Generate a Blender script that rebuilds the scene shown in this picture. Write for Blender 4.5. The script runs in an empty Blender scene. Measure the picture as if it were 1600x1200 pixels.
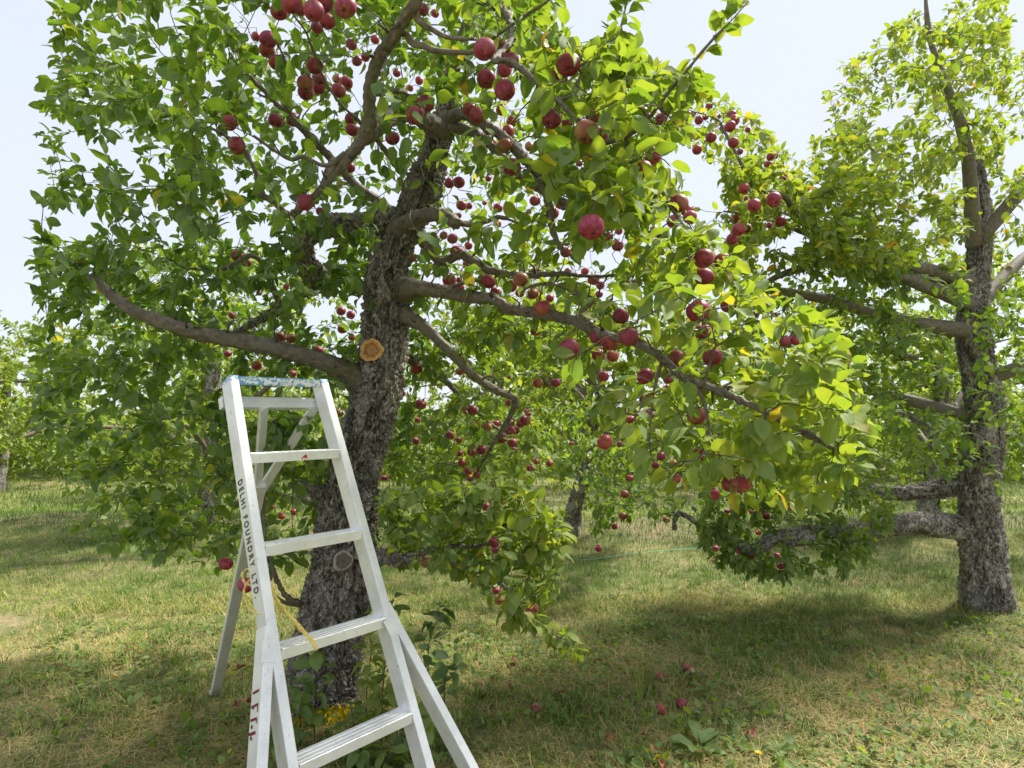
import bpy, math, random
import numpy as np
from mathutils import Vector, Matrix, Quaternion, noise as mnoise

random.seed(7)
rng = np.random.default_rng(11)
scene = bpy.context.scene
col = scene.collection

# ------------------------------------------------------------------ camera, sky, sun
F, PITCH, EYE = 976.0, 0.0463, 1.55
cam_d = bpy.data.cameras.new("camera")
cam = bpy.data.objects.new("camera", cam_d)
col.objects.link(cam)
cam.location = (0, 0, EYE)
cam.rotation_euler = (math.pi / 2 + PITCH, 0, 0)
cam_d.sensor_width = 36
cam_d.lens = 36 * F / 1600
cam_d.clip_start = 0.05
cam_d.clip_end = 2000
scene.camera = cam

SUN_EL, SUN_AZ = math.radians(54), math.radians(60)      # azimuth clockwise from +Y
sdir = Vector((math.sin(SUN_AZ) * math.cos(SUN_EL), math.cos(SUN_AZ) * math.cos(SUN_EL), math.sin(SUN_EL)))
world = bpy.data.worlds.new("World")
scene.world = world
world.use_nodes = True
wn, wl = world.node_tree.nodes, world.node_tree.links
wn.clear()
w_out = wn.new("ShaderNodeOutputWorld")
sky = wn.new("ShaderNodeTexSky")
sky.sky_type = 'NISHITA'
sky.sun_disc = False
sky.sun_elevation = SUN_EL
sky.sun_rotation = SUN_AZ
bg1 = wn.new("ShaderNodeBackground")
bg1.inputs[1].default_value = 0.10
wl.new(sky.outputs[0], bg1.inputs[0])
bg2 = wn.new("ShaderNodeBackground")                      # thin bright cloud veil over the whole dome
bg2.inputs[0].default_value = (0.85, 0.90, 1.0, 1)
bg2.inputs[1].default_value = 0.365
wmix = wn.new("ShaderNodeMixShader")
wtc = wn.new("ShaderNodeTexCoord")
wmap = wn.new("ShaderNodeMapping")
wmap.inputs['Scale'].default_value = (1, 1, 2.5)
wns = wn.new("ShaderNodeTexNoise")
wns.inputs['Scale'].default_value = 1.6
wns.inputs['Detail'].default_value = 6
wrm = wn.new("ShaderNodeMapRange")
wrm.inputs[1].default_value, wrm.inputs[2].default_value = 0.3, 0.7
wrm.inputs[3].default_value, wrm.inputs[4].default_value = 0.80, 0.985
wl.new(wtc.outputs['Generated'], wmap.inputs[0])
wl.new(wmap.outputs[0], wns.inputs['Vector'])
wl.new(wns.outputs[0], wrm.inputs[0])
wl.new(wrm.outputs[0], wmix.inputs[0])
wl.new(bg1.outputs[0], wmix.inputs[1])
wl.new(bg2.outputs[0], wmix.inputs[2])
wl.new(wmix.outputs[0], w_out.inputs[0])

sun_d = bpy.data.lights.new("sun", 'SUN')
sun_d.energy = 3.3
sun_d.angle = math.radians(8.0)
sun_d.color = (1.0, 0.95, 0.86)
sun = bpy.data.objects.new("sun", sun_d)
sun.rotation_euler = sdir.to_track_quat('Z', 'Y').to_euler()
col.objects.link(sun)

scene.view_settings.view_transform = 'Standard'
scene.view_settings.look = 'None'
scene.view_settings.exposure = 1.48
scene.view_settings.gamma = 1.0
scene.view_settings.use_curve_mapping = False
scene.render.engine = 'CYCLES'
scene.cycles.max_bounces = 8
scene.cycles.transmission_bounces = 4
scene.cycles.use_denoising = True

# ------------------------------------------------------------------ pixel <-> place helpers (photograph pixels, 1600 x 1200)
CP, SP = math.cos(PITCH), math.sin(PITCH)
def at(px, py, d):
    u = (600 - py) / F * d
    return np.array([(px - 800) / F * d, d * CP - u * SP, EYE + d * SP + u * CP])
def proj(P):
    P = np.atleast_2d(P)
    y, z = P[:, 1], P[:, 2] - EYE
    d = y * CP + z * SP
    u = -y * SP + z * CP
    dd = np.where(d < 0.05, 0.05, d)
    return np.stack([800 + F * P[:, 0] / dd, 600 - F * u / dd, d], 1)
def gh(x, y):
    x = np.asarray(x, float); y = np.asarray(y, float)
    h = (0.022 * np.sin(1.7 * x + 0.6 * y + 1) * np.sin(1.3 * y - 0.4 * x) + 0.012 * np.sin(4.1 * x + 2) * np.sin(3.7 * y + 1)
         + 0.05 * np.sin(0.35 * x + 1.0) * np.sin(0.5 * y + 0.6))
    h = h + 0.10 * np.exp(-((y - 8.6) / 0.9) ** 2) * (0.8 + 0.2 * np.sin(x))        # low berm under the next row
    h = h + 0.07 * np.exp(-(((x + 0.98) / 0.6) ** 2 + ((y - 3.1) / 0.6) ** 2))
    return h
def ground_at(px, py):
    a = (px - 800) / F; u = (600 - py) / F
    dy, dz = CP - u * SP, SP + u * CP
    t = -EYE / dz
    for _ in range(6):
        t = (float(gh(a * t, dy * t)) - EYE) / dz
    return np.array([a * t, dy * t, float(gh(a * t, dy * t))])

# ------------------------------------------------------------------ node / material helpers
def mat(name):
    m = bpy.data.materials.new(name)
    m.use_nodes = True
    nt = m.node_tree
    nt.nodes.clear()
    out = nt.nodes.new("ShaderNodeOutputMaterial")
    b = nt.nodes.new("ShaderNodeBsdfPrincipled")
    nt.links.new(b.outputs[0], out.inputs[0])
    return m, nt, b, out
def N(nt, kind, **kw):
    n = nt.nodes.new(kind)
    for k, v in kw.items():
        setattr(n, k, v)
    return n
def ramp(nt, fac, stops, interp='LINEAR'):
    r = nt.nodes.new("ShaderNodeValToRGB")
    r.color_ramp.interpolation = interp
    e = r.color_ramp.elements
    while len(e) < len(stops):
        e.new(0.5)
    for i, (p, c) in enumerate(stops):
        e[i].position = p
        e[i].color = (*c, 1)
    nt.links.new(fac, r.inputs[0])
    return r.outputs[0]
def noise_tex(nt, vec, scale, detail=4, rough=0.55, dist=0.0):
    n = nt.nodes.new("ShaderNodeTexNoise")
    n.inputs['Scale'].default_value = scale
    n.inputs['Detail'].default_value = detail
    n.inputs['Roughness'].default_value = rough
    n.inputs['Distortion'].default_value = dist
    if vec is not None:
        nt.links.new(vec, n.inputs['Vector'])
    return n.outputs[0]
def mixc(nt, fac, a, b, blend='MIX'):
    m = nt.nodes.new("ShaderNodeMix")
    m.data_type = 'RGBA'
    m.blend_type = blend
    for sock, v in ((m.inputs[0], fac), (m.inputs[6], a), (m.inputs[7], b)):
        if isinstance(v, (int, float)):
            sock.default_value = v
        elif isinstance(v, tuple):
            sock.default_value = (*v, 1)
        else:
            nt.links.new(v, sock)
    return m.outputs[2]
def math_n(nt, op, a, b=None, c=None):
    m = nt.nodes.new("ShaderNodeMath")
    m.operation = op
    for i, v in enumerate((a, b, c)):
        if v is None:
            continue
        if isinstance(v, (int, float)):
            m.inputs[i].default_value = v
        else:
            nt.links.new(v, m.inputs[i])
    return m.outputs[0]
def maprange(nt, v, a, b, c=0.0, d=1.0):
    m = nt.nodes.new("ShaderNodeMapRange")
    nt.links.new(v, m.inputs[0])
    for i, x in enumerate((a, b, c, d)):
        m.inputs[i + 1].default_value = x
    return m.outputs[0]
def bump(nt, bsdf, h, strength=0.3, dist=0.01):
    b = nt.nodes.new("ShaderNodeBump")
    b.inputs['Strength'].default_value = strength
    b.inputs['Distance'].default_value = dist
    nt.links.new(h, b.inputs['Height'])
    nt.links.new(b.outputs[0], bsdf.inputs['Normal'])
def pos(nt):
    return nt.nodes.new("ShaderNodeNewGeometry").outputs['Position']
def objco(nt):
    return nt.nodes.new("ShaderNodeTexCoord").outputs['Object']
def attr(nt, name, kind='GEOMETRY'):
    a = nt.nodes.new("ShaderNodeAttribute")
    a.attribute_name = name
    a.attribute_type = kind
    return a

LEAF_STOPS = [(0.0, (0.042, 0.100, 0.024)), (0.25, (0.122, 0.212, 0.020)), (0.5, (0.225, 0.295, 0.028)),
              (0.72, (0.32, 0.345, 0.040)), (0.88, (0.46, 0.36, 0.025)), (1.0, (0.38, 0.17, 0.03))]
def leaf_material(name, kind, trans=0.42, gloss=0.36):
    m, nt, b, out = mat(name)
    t = attr(nt, "tint", kind).outputs['Fac']
    ns = noise_tex(nt, pos(nt), 38, 3)
    t2 = math_n(nt, 'ADD', t, maprange(nt, ns, 0.3, 0.7, -0.07, 0.07))
    base = ramp(nt, t2, LEAF_STOPS)
    spot = maprange(nt, noise_tex(nt, pos(nt), 85, 4, 0.7), 0.685, 0.73, 0.0, 0.75)
    base = mixc(nt, spot, base, (0.17, 0.095, 0.03))
    uv = N(nt, "ShaderNodeUVMap").outputs[0]
    sep = N(nt, "ShaderNodeSeparateXYZ")
    nt.links.new(uv, sep.inputs[0])
    ax = math_n(nt, 'ABSOLUTE', math_n(nt, 'SUBTRACT', sep.outputs[0], 0.5))
    mid = maprange(nt, ax, 0.0, 0.045, 1.0, 0.0)
    lat = math_n(nt, 'PINGPONG', math_n(nt, 'SUBTRACT', math_n(nt, 'MULTIPLY', sep.outputs[1], 8.0), math_n(nt, 'MULTIPLY', ax, 5.0)), 0.5)
    latm = maprange(nt, lat, 0.0, 0.09, 0.55, 0.0)
    vein = math_n(nt, 'MAXIMUM', mid, latm)
    base = mixc(nt, math_n(nt, 'MULTIPLY', vein, 0.45), base, (0.26, 0.32, 0.07))
    back = N(nt, "ShaderNodeNewGeometry").outputs['Backfacing']
    pale = mixc(nt, 0.5, base, (0.20, 0.27, 0.12))
    colr = mixc(nt, back, base, pale)
    nt.links.new(colr, b.inputs['Base Color'])
    nt.links.new(maprange(nt, back, 0, 1, gloss, 0.7), b.inputs['Roughness'])
    b.inputs['Specular IOR Level'].default_value = 0.6
    tr = N(nt, "ShaderNodeBsdfTranslucent")
    tc = mixc(nt, 1.0, base, (1.65, 1.70, 0.95), 'MULTIPLY')
    nt.links.new(tc, tr.inputs[0])
    mx = N(nt, "ShaderNodeMixShader")
    mx.inputs[0].default_value = trans
    nt.links.new(b.outputs[0], mx.inputs[1])
    nt.links.new(tr.outputs[0], mx.inputs[2])
    nt.links.new(mx.outputs[0], out.inputs[0])
    bump(nt, b, math_n(nt, 'SUBTRACT', 1.0, vein), 0.35, 0.004)
    return m
M_LEAF = leaf_material("leaf_single", 'OBJECT')
M_LEAFS = leaf_material("leaf_mass", 'GEOMETRY')

def bark_material(name, rough_bark):
    m, nt, b, out = mat(name)
    p = pos(nt)
    if rough_bark:
        cell = attr(nt, "cell").outputs['Fac']
        mpb = N(nt, "ShaderNodeMapping"); mpb.inputs['Scale'].default_value = (1, 1, 0.42); nt.links.new(p, mpb.inputs[0])
        wob = N(nt, "ShaderNodeTexNoise"); wob.inputs['Scale'].default_value = 60; wob.inputs['Detail'].default_value = 3; nt.links.new(mpb.outputs[0], wob.inputs['Vector'])
        wv_ = N(nt, "ShaderNodeVectorMath", operation='MULTIPLY_ADD'); wv_.inputs[1].default_value = (.012, .012, .012)
        nt.links.new(wob.outputs['Color'], wv_.inputs[0]); nt.links.new(mpb.outputs[0], wv_.inputs[2])
        vo = N(nt, "ShaderNodeTexVoronoi"); vo.inputs['Scale'].default_value = 120; nt.links.new(wv_.outputs[0], vo.inputs['Vector'])
        ve = N(nt, "ShaderNodeTexVoronoi", feature='DISTANCE_TO_EDGE'); ve.inputs['Scale'].default_value = 120; nt.links.new(wv_.outputs[0], ve.inputs['Vector'])
        csep = N(nt, "ShaderNodeSeparateColor"); nt.links.new(vo.outputs['Color'], csep.inputs[0])
        n1 = noise_tex(nt, p, 110, 5, 0.75)
        n2 = noise_tex(nt, p, 7, 3)
        f = math_n(nt, 'ADD', math_n(nt, 'MULTIPLY', cell, 0.34), math_n(nt, 'ADD', math_n(nt, 'MULTIPLY', n1, 0.42), math_n(nt, 'MULTIPLY', csep.outputs[0], 0.34)))
        c = ramp(nt, f, [(0.28, (0.050, 0.041, 0.033)), (0.44, (0.165, 0.143, 0.122)), (0.56, (0.36, 0.32, 0.28)), (0.74, (0.66, 0.61, 0.56))])
        drk = maprange(nt, noise_tex(nt, p, 4.5, 4, 0.6), 0.46, 0.66, 0.0, 0.45)
        c = mixc(nt, drk, c, (0.055, 0.047, 0.040))
        lich = maprange(nt, noise_tex(nt, p, 16, 4, 0.65), 0.58, 0.70, 0.0, 0.45)
        c = mixc(nt, lich, c, (0.23, 0.25, 0.19))
        warm = maprange(nt, n2, 0.45, 0.7, 0.0, 0.45)
        c = mixc(nt, math_n(nt, 'MULTIPLY', warm, 0.6), c, (0.21, 0.16, 0.115))
        ym = attr(nt, "paint").outputs['Fac']
        ymn = math_n(nt, 'ADD', ym, maprange(nt, noise_tex(nt, p, 55, 3), 0.3, 0.7, -0.45, 0.45))
        c = mixc(nt, maprange(nt, ymn, 0.45, 0.52), c, (0.86, 0.62, 0.008))
        nt.links.new(c, b.inputs['Base Color'])
        b.inputs['Roughness'].default_value = 0.92
        b.inputs['Specular IOR Level'].default_value = 0.2
        hh = math_n(nt, 'ADD', maprange(nt, ve.outputs['Distance'], 0.0, 0.16, 0.0, 1.0), math_n(nt, 'ADD', math_n(nt, 'MULTIPLY', n1, 0.9), math_n(nt, 'MULTIPLY', csep.outputs[1], 0.8)))
        bump(nt, b, hh, 0.9, 0.006)
    else:
        n1 = noise_tex(nt, p, 40, 5, 0.65)
        n2 = noise_tex(nt, p, 9, 3)
        c = ramp(nt, n1, [(0.25, (0.075, 0.058, 0.044)), (0.5, (0.165, 0.130, 0.100)), (0.75, (0.30, 0.25, 0.20))])
        c = mixc(nt, maprange(nt, n2, 0.42, 0.62, 0.0, 0.65), c, (0.19, 0.18, 0.145))
        flk = maprange(nt, noise_tex(nt, p, 22, 6, 0.8, 0.8), 0.56, 0.63, 0.0, 0.8)
        c = mixc(nt, flk, c, (0.06, 0.05, 0.042))
        nt.links.new(c, b.inputs['Base Color'])
        b.inputs['Roughness'].default_value = 0.75
        bump(nt, b, noise_tex(nt, p, 130, 5, 0.7), 0.6, 0.004)
    return m
M_BARK = bark_material("bark_rough", True)
M_LIMB = bark_material("bark_smooth", False)
def twig_material():
    m, nt, b, out = mat("twig")
    c = ramp(nt, noise_tex(nt, pos(nt), 30, 3), [(0.3, (0.045, 0.034, 0.028)), (0.6, (0.10, 0.075, 0.058)), (0.8, (0.17, 0.13, 0.10))])
    nt.links.new(c, b.inputs['Base Color'])
    b.inputs['Roughness'].default_value = 0.7
    return m
M_TWIG = twig_material()

def apple_material():
    m, nt, b, out = mat("apple_skin")
    oc = objco(nt)
    green = attr(nt, "blush", 'OBJECT').outputs['Fac']
    rnd = N(nt, "ShaderNodeObjectInfo").outputs['Random']
    mp = N(nt, "ShaderNodeMapping")
    mp.inputs['Scale'].default_value = (1, 1, 0.12)
    nt.links.new(oc, mp.inputs[0])
    add = N(nt, "ShaderNodeVectorMath", operation='ADD')
    cmb = N(nt, "ShaderNodeCombineXYZ")
    nt.links.new(math_n(nt, 'MULTIPLY', rnd, 37.0), cmb.inputs[0])
    nt.links.new(mp.outputs[0], add.inputs[0])
    nt.links.new(cmb.outputs[0], add.inputs[1])
    streak = noise_tex(nt, add.outputs[0], 90, 4, 0.6)
    red = ramp(nt, streak, [(0.3, (0.17, 0.009, 0.036)), (0.5, (0.285, 0.015, 0.052)), (0.66, (0.44, 0.052, 0.080)), (0.8, (0.56, 0.20, 0.11))])
    red = mixc(nt, maprange(nt, rnd, 0, 1, 0.0, 0.4), red, (0.19, 0.015, 0.060))
    red = mixc(nt, maprange(nt, math_n(nt, 'FRACT', math_n(nt, 'MULTIPLY', rnd, 7.3)), 0.55, 1.0, 0.0, 0.5), red, (0.52, 0.060, 0.050))
    add2 = N(nt, "ShaderNodeVectorMath", operation='ADD')
    nt.links.new(oc, add2.inputs[0])
    nt.links.new(cmb.outputs[0], add2.inputs[1])
    big = noise_tex(nt, add2.outputs[0], 15, 3, 0.5)
    gmask = maprange(nt, math_n(nt, 'ADD', big, math_n(nt, 'MULTIPLY', green, 0.40)), 0.64, 0.92)
    c = mixc(nt, math_n(nt, 'MULTIPLY', gmask, 0.85), red, (0.34, 0.25, 0.045))
    vo = N(nt, "ShaderNodeTexVoronoi")
    vo.inputs['Scale'].default_value = 230
    nt.links.new(oc, vo.inputs['Vector'])
    scab = maprange(nt, noise_tex(nt, add2.outputs[0], 60, 3, .6), 0.70, 0.74, 0.0, 0.7)
    c = mixc(nt, scab, c, (0.10, 0.05, 0.03))
    dots = maprange(nt, vo.outputs['Distance'], 0.10, 0.2, 0.5, 0.0)
    c = mixc(nt, dots, c, (0.42, 0.21, 0.17))
    bloom = maprange(nt, noise_tex(nt, add2.outputs[0], 24, 4), 0.42, 0.7, 0.0, 0.26)
    c = mixc(nt, bloom, c, (0.42, 0.18, 0.22))
    nt.links.new(c, b.inputs['Base Color'])
    nt.links.new(maprange(nt, bloom, 0, 0.3, 0.42, 0.62), b.inputs['Roughness'])
    b.inputs['Specular IOR Level'].default_value = 0.45
    return m
M_APPLE = apple_material()

def simple(name, c, rough=0.7, metal=0.0, var=0.12, scale=40.0):
    m, nt, b, out = mat(name)
    n = noise_tex(nt, objco(nt), scale, 4)
    lo = tuple(x * (1 - var) for x in c); hi = tuple(min(1, x * (1 + var)) for x in c)
    nt.links.new(ramp(nt, n, [(0.3, lo), (0.7, hi)]), b.inputs['Base Color'])
    b.inputs['Roughness'].default_value = rough
    b.inputs['Metallic'].default_value = metal
    return m
M_STEM = simple("apple_stem", (0.12, 0.085, 0.04))
M_CALYX = simple("apple_calyx", (0.07, 0.05, 0.025), 0.9)

def aluminium(name, paint=False, spot=None):
    m, nt, b, out = mat(name)
    oc = objco(nt)
    mp = N(nt, "ShaderNodeMapping")
    mp.inputs['Scale'].default_value = (1, 1, 0.08)
    nt.links.new(oc, mp.inputs[0])
    n1 = noise_tex(nt, mp.outputs[0], 160, 4, 0.7)
    n2 = noise_tex(nt, oc, 14, 5, 0.65)
    c = ramp(nt, n2, [(0.25, (0.74, 0.74, 0.75)), (0.55, (0.87, 0.87, 0.88)), (0.8, (0.93, 0.93, 0.94))])
    c = mixc(nt, maprange(nt, n1, 0.58, 0.8, 0.0, 0.3), c, (0.55, 0.545, 0.54))
    scr_ = N(nt, "ShaderNodeMapping"); scr_.inputs['Scale'].default_value = (1, 1, 0.25); scr_.inputs['Rotation'].default_value = (.4, .9, .3); nt.links.new(oc, scr_.inputs[0])
    c = mixc(nt, maprange(nt, noise_tex(nt, scr_.outputs[0], 120, 3, .5, .4), 0.66, 0.70, 0.0, 0.5), c, (0.42, 0.415, 0.41))
    c = mixc(nt, maprange(nt, noise_tex(nt, oc, 5, 3), 0.5, 0.75, 0.0, 0.25), c, (0.55, 0.53, 0.49))
    grime = maprange(nt, noise_tex(nt, oc, 45, 5, 0.8), 0.63, 0.72, 0.0, 0.5)
    c = mixc(nt, grime, c, (0.36, 0.33, 0.29))
    if paint:
        at_ = attr(nt, "paint").outputs['Fac']
        f = math_n(nt, 'ADD', at_, maprange(nt, noise_tex(nt, oc, 75, 5, 0.7), 0.3, 0.7, -0.55, 0.55))
        pm = maprange(nt, f, 0.47, 0.53)
        c = mixc(nt, math_n(nt, 'MULTIPLY', pm, 0.85), c, (0.05, 0.30, 0.62))
    if spot is not None:
        vd = N(nt, "ShaderNodeVectorMath", operation='DISTANCE')
        vd.inputs[1].default_value = spot
        nt.links.new(pos(nt), vd.inputs[0])
        f = math_n(nt, 'SUBTRACT', maprange(nt, vd.outputs['Value'], 0.0, 0.022, 1.0, 0.0), maprange(nt, noise_tex(nt, pos(nt), 160, 3), 0.3, 0.7, 0.0, 0.8))
        c = mixc(nt, maprange(nt, f, 0.18, 0.26), c, (0.55, 0.05, 0.08))
    nt.links.new(c, b.inputs['Base Color'])
    b.inputs['Metallic'].default_value = 0.42
    nt.links.new(maprange(nt, n1, 0.3, 0.7, 0.36, 0.52), b.inputs['Roughness'])
    bump(nt, b, n1, 0.12, 0.002)
    return m

# ------------------------------------------------------------------ mesh helpers
def mesh_np(name, V, faces, uv=None, attrs=None, smooth=True):
    """faces: list of (m,k) index arrays"""
    me = bpy.data.meshes.new(name)
    V = np.asarray(V, np.float32)
    if not isinstance(faces, list):
        faces = [faces]
    faces = [np.asarray(f, np.int32) for f in faces if len(f)]
    tot = sum(len(f) for f in faces)
    loops = np.concatenate([f.ravel() for f in faces])
    sizes = np.concatenate([np.full(len(f), f.shape[1], np.int32) for f in faces])
    me.vertices.add(len(V)); me.vertices.foreach_set("co", V.ravel())
    me.loops.add(len(loops)); me.loops.foreach_set("vertex_index", loops)
    me.polygons.add(tot)
    st = np.zeros(tot, np.int32); st[1:] = np.cumsum(sizes)[:-1]
    me.polygons.foreach_set("loop_start", st)
    me.polygons.foreach_set("loop_total", sizes)
    me.update(calc_edges=True)
    me.polygons.foreach_set("use_smooth", np.full(tot, bool(smooth)))
    if uv is not None:
        ul = me.uv_layers.new(name="UVMap")
        ul.data.foreach_set("uv", np.asarray(uv, np.float32)[loops].ravel())
    if attrs:
        for k, a in attrs.items():
            at_ = me.attributes.new(k, 'FLOAT', 'POINT')
            at_.data.foreach_set("value", np.asarray(a, np.float32))
    me.validate()
    return me
def obj(name, me, m=None, parent=None):
    o = bpy.data.objects.new(name, me)
    if m is not None and (len(me.materials) == 0):
        me.materials.append(m)
    col.objects.link(o)
    if parent is not None:
        o.parent = parent
        o.matrix_parent_inverse = parent.matrix_basis.inverted()
    return o
def tag(o, label=None, cat=None, group=None, kind=None):
    if label: o["label"] = label
    if cat: o["category"] = cat
    if group: o["group"] = group
    if kind: o["kind"] = kind
    return o
def empty(name, loc, label, cat, group=None):
    o = bpy.data.objects.new(name, None)
    o.location = tuple(float(v) for v in loc)
    o.empty_display_size = 0.1
    col.objects.link(o)
    return tag(o, label, cat, group)
class MB:
    def __init__(s): s.V = []; s.F3 = []; s.F4 = []; s.n = 0
    def add(s, V, F):
        V = np.asarray(V, float); F = np.asarray(F, int)
        s.V.append(V)
        (s.F3 if F.shape[1] == 3 else s.F4).append(F + s.n)
        s.n += len(V)
    def build(s, name, m, parent=None, smooth=True):
        f = []
        if s.F4: f.append(np.concatenate(s.F4))
        if s.F3: f.append(np.concatenate(s.F3))
        return obj(name, mesh_np(name, np.concatenate(s.V), f, smooth=smooth), m, parent)

def spline(P, n):
    P = np.asarray(P, float)
    k = len(P)
    if k == 2:
        t = np.linspace(0, 1, n)[:, None]
        return P[0] * (1 - t) + P[1] * t
    Q = np.vstack([2 * P[0] - P[1], P, 2 * P[-1] - P[-2]])
    seg = np.linalg.norm(np.diff(P[:, :3], axis=0), axis=1)
    cum = np.concatenate([[0], np.cumsum(seg)]); s = np.linspace(0, cum[-1], n)
    i = np.clip(np.searchsorted(cum, s, side='right') - 1, 0, k - 2)
    t = ((s - cum[i]) / np.maximum(seg[i], 1e-9))[:, None]
    p0, p1, p2, p3 = Q[i], Q[i + 1], Q[i + 2], Q[i + 3]
    return 0.5 * (2 * p1 + (p2 - p0) * t + (2 * p0 - 5 * p1 + 4 * p2 - p3) * t * t + (3 * p1 - p0 - 3 * p2 + p3) * t ** 3)
def frames(C):
    T = np.gradient(C, axis=0)
    T /= np.maximum(np.linalg.norm(T, axis=1, keepdims=True), 1e-9)
    ref = np.array([0.31, -0.83, 0.46])
    A = np.cross(T, ref); A /= np.maximum(np.linalg.norm(A, axis=1, keepdims=True), 1e-9)
    for i in range(1, len(A)):
        a = A[i - 1] - T[i] * (A[i - 1] @ T[i])
        A[i] = a / max(np.linalg.norm(a), 1e-9)
    return T, A, np.cross(T, A)
def tube(C, R, sides=8, cap=True):
    C = np.asarray(C, float); n = len(C)
    R = np.broadcast_to(np.asarray(R, float), (n,))
    T, A, B = frames(C)
    th = np.arange(sides) * 2 * math.pi / sides
    V = C[:, None] + R[:, None, None] * (np.cos(th)[None, :, None] * A[:, None] + np.sin(th)[None, :, None] * B[:, None])
    V = V.reshape(-1, 3)
    i, j = np.meshgrid(np.arange(n - 1), np.arange(sides), indexing='ij')
    a = i * sides + j; b = i * sides + (j + 1) % sides
    Fq = np.stack([a, b, b + sides, a + sides], -1).reshape(-1, 4)
    tri = None
    if cap:
        V = np.vstack([V, C[0], C[-1]])
        k = np.arange(sides)
        tri = np.vstack([np.stack([np.full(sides, n * sides), (k + 1) % sides, k], 1),
                         np.stack([np.full(sides, n * sides + 1), (n - 1) * sides + k, (n - 1) * sides + (k + 1) % sides], 1)])
    return V, Fq, tri
def tubes_mb(mb, C, R, sides=8, cap=True):
    V, q, t = tube(C, R, sides, cap)
    base = mb.n
    mb.V.append(V); mb.F4.append(q + base)
    if t is not None: mb.F3.append(t + base)
    mb.n += len(V)
def grid_faces(a, b):
    i, j = np.meshgrid(np.arange(a - 1), np.arange(b - 1), indexing='ij')
    k = (i * b + j).ravel()
    return np.stack([k, k + 1, k + b + 1, k + b], 1)

# ------------------------------------------------------------------ ground
def axis_pts(c, near, far, n_near, n_far):
    a = np.linspace(-near, near, n_near)
    b = near + (far - near) * (np.linspace(0, 1, n_far + 1)[1:]) ** 3
    return np.concatenate([-b[::-1], a, b]) + c
gx = axis_pts(0, 9, 600, 240, 30); gy = axis_pts(8, 9, 600, 240, 30)
X, Y = np.meshgrid(gx, gy, indexing='ij')
fade = np.clip(1 - (np.maximum(np.abs(X), np.abs(Y - 8)) - 12) / 30, 0, 1)
Z = gh(X, Y) * fade
gm, nt, b, out = mat("ground_turf")
p = pos(nt)
sp = N(nt, "ShaderNodeSeparateXYZ"); nt.links.new(p, sp.inputs[0])
n_big = noise_tex(nt, p, 0.9, 4, 0.6); n_fine = noise_tex(nt, p, 45, 5, 0.75); n_mid = noise_tex(nt, p, 6, 4, 0.65)
dry = ramp(nt, n_fine, [(0.3, (0.13, 0.10, 0.05)), (0.5, (0.28, 0.22, 0.11)), (0.75, (0.50, 0.40, 0.21))])
grn = ramp(nt, n_fine, [(0.3, (0.045, 0.07, 0.016)), (0.55, (0.11, 0.16, 0.03)), (0.8, (0.22, 0.25, 0.055))])
fac = maprange(nt, math_n(nt, 'ADD', n_mid, math_n(nt, 'MULTIPLY', n_big, 0.8)), 0.72, 1.05)
nt.links.new(mixc(nt, fac, dry, grn), b.inputs['Base Color'])
b.inputs['Roughness'].default_value = 0.95
bump(nt, b, n_fine, 0.8, 0.03)
g = obj("ground", mesh_np("ground", np.stack([X, Y, Z], -1).reshape(-1, 3), grid_faces(len(gx), len(gy))), gm)
tag(g, kind="structure")

# grass blades -----------------------------------------------------------------------------------------------------------------
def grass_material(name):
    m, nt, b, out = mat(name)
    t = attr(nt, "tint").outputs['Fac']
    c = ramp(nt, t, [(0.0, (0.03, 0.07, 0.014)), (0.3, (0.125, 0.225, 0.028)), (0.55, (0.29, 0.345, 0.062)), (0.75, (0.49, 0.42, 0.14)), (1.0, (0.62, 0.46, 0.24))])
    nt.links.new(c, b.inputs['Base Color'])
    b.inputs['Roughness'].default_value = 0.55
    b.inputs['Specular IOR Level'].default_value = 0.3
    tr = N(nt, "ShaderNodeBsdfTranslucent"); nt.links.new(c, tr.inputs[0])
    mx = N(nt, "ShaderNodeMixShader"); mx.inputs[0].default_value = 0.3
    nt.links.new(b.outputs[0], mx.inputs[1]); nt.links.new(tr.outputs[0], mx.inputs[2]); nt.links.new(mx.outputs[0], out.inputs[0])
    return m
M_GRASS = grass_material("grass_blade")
def vnoise(x, y, s, seed=0.0):
    return 0.5 + 0.25 * (np.sin(x * s + 1.3 + seed) * np.cos(y * s * 1.17 + 0.5 * seed) + np.sin(x * s * 2.3 - y * s * 1.9 + seed * 2) * 0.7 + np.cos(x * s * 4.1 + y * s * 3.3 + seed) * 0.5 + np.sin(y * s * 6.7 - x * s * 2 + seed) * .3)
def blades(name, x, y, length, width, lean, tint):
    n = len(x)
    az = rng.uniform(0, 2 * math.pi, n)
    dx, dy = np.cos(az), np.sin(az)
    sx, sy = -dy, dx
    z0 = gh(x, y) - 0.004
    el1 = lean; el2 = lean - rng.uniform(0.15, 0.9, n)
    c1, s1 = np.cos(el1), np.sin(el1); c2, s2 = np.cos(el2), np.sin(el2)
    h = length * 0.5
    P0 = np.stack([x, y, z0], 1)
    P1 = P0 + np.stack([dx * c1 * h, dy * c1 * h, s1 * h], 1)
    P2 = P1 + np.stack([dx * c2 * h, dy * c2 * h, np.maximum(s2 * h, -P1[:, 2] + z0 + 0.004)], 1)
    S = np.stack([sx, sy, np.zeros(n)], 1) * (width * 0.5)[:, None]
    V = np.stack([P0 - S, P0 + S, P1 - S * 0.85, P1 + S * 0.85, P2], 1).reshape(-1, 3)
    k = np.arange(n)[:, None] * 5
    Q = k + np.array([[0, 1, 3, 2]]); T = k + np.array([[2, 3, 4]])
    o = obj(name, mesh_np(name, V, [Q, T], attrs={"tint": np.repeat(tint, 5)}), M_GRASS)
    return tag(o, kind="stuff")
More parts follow.
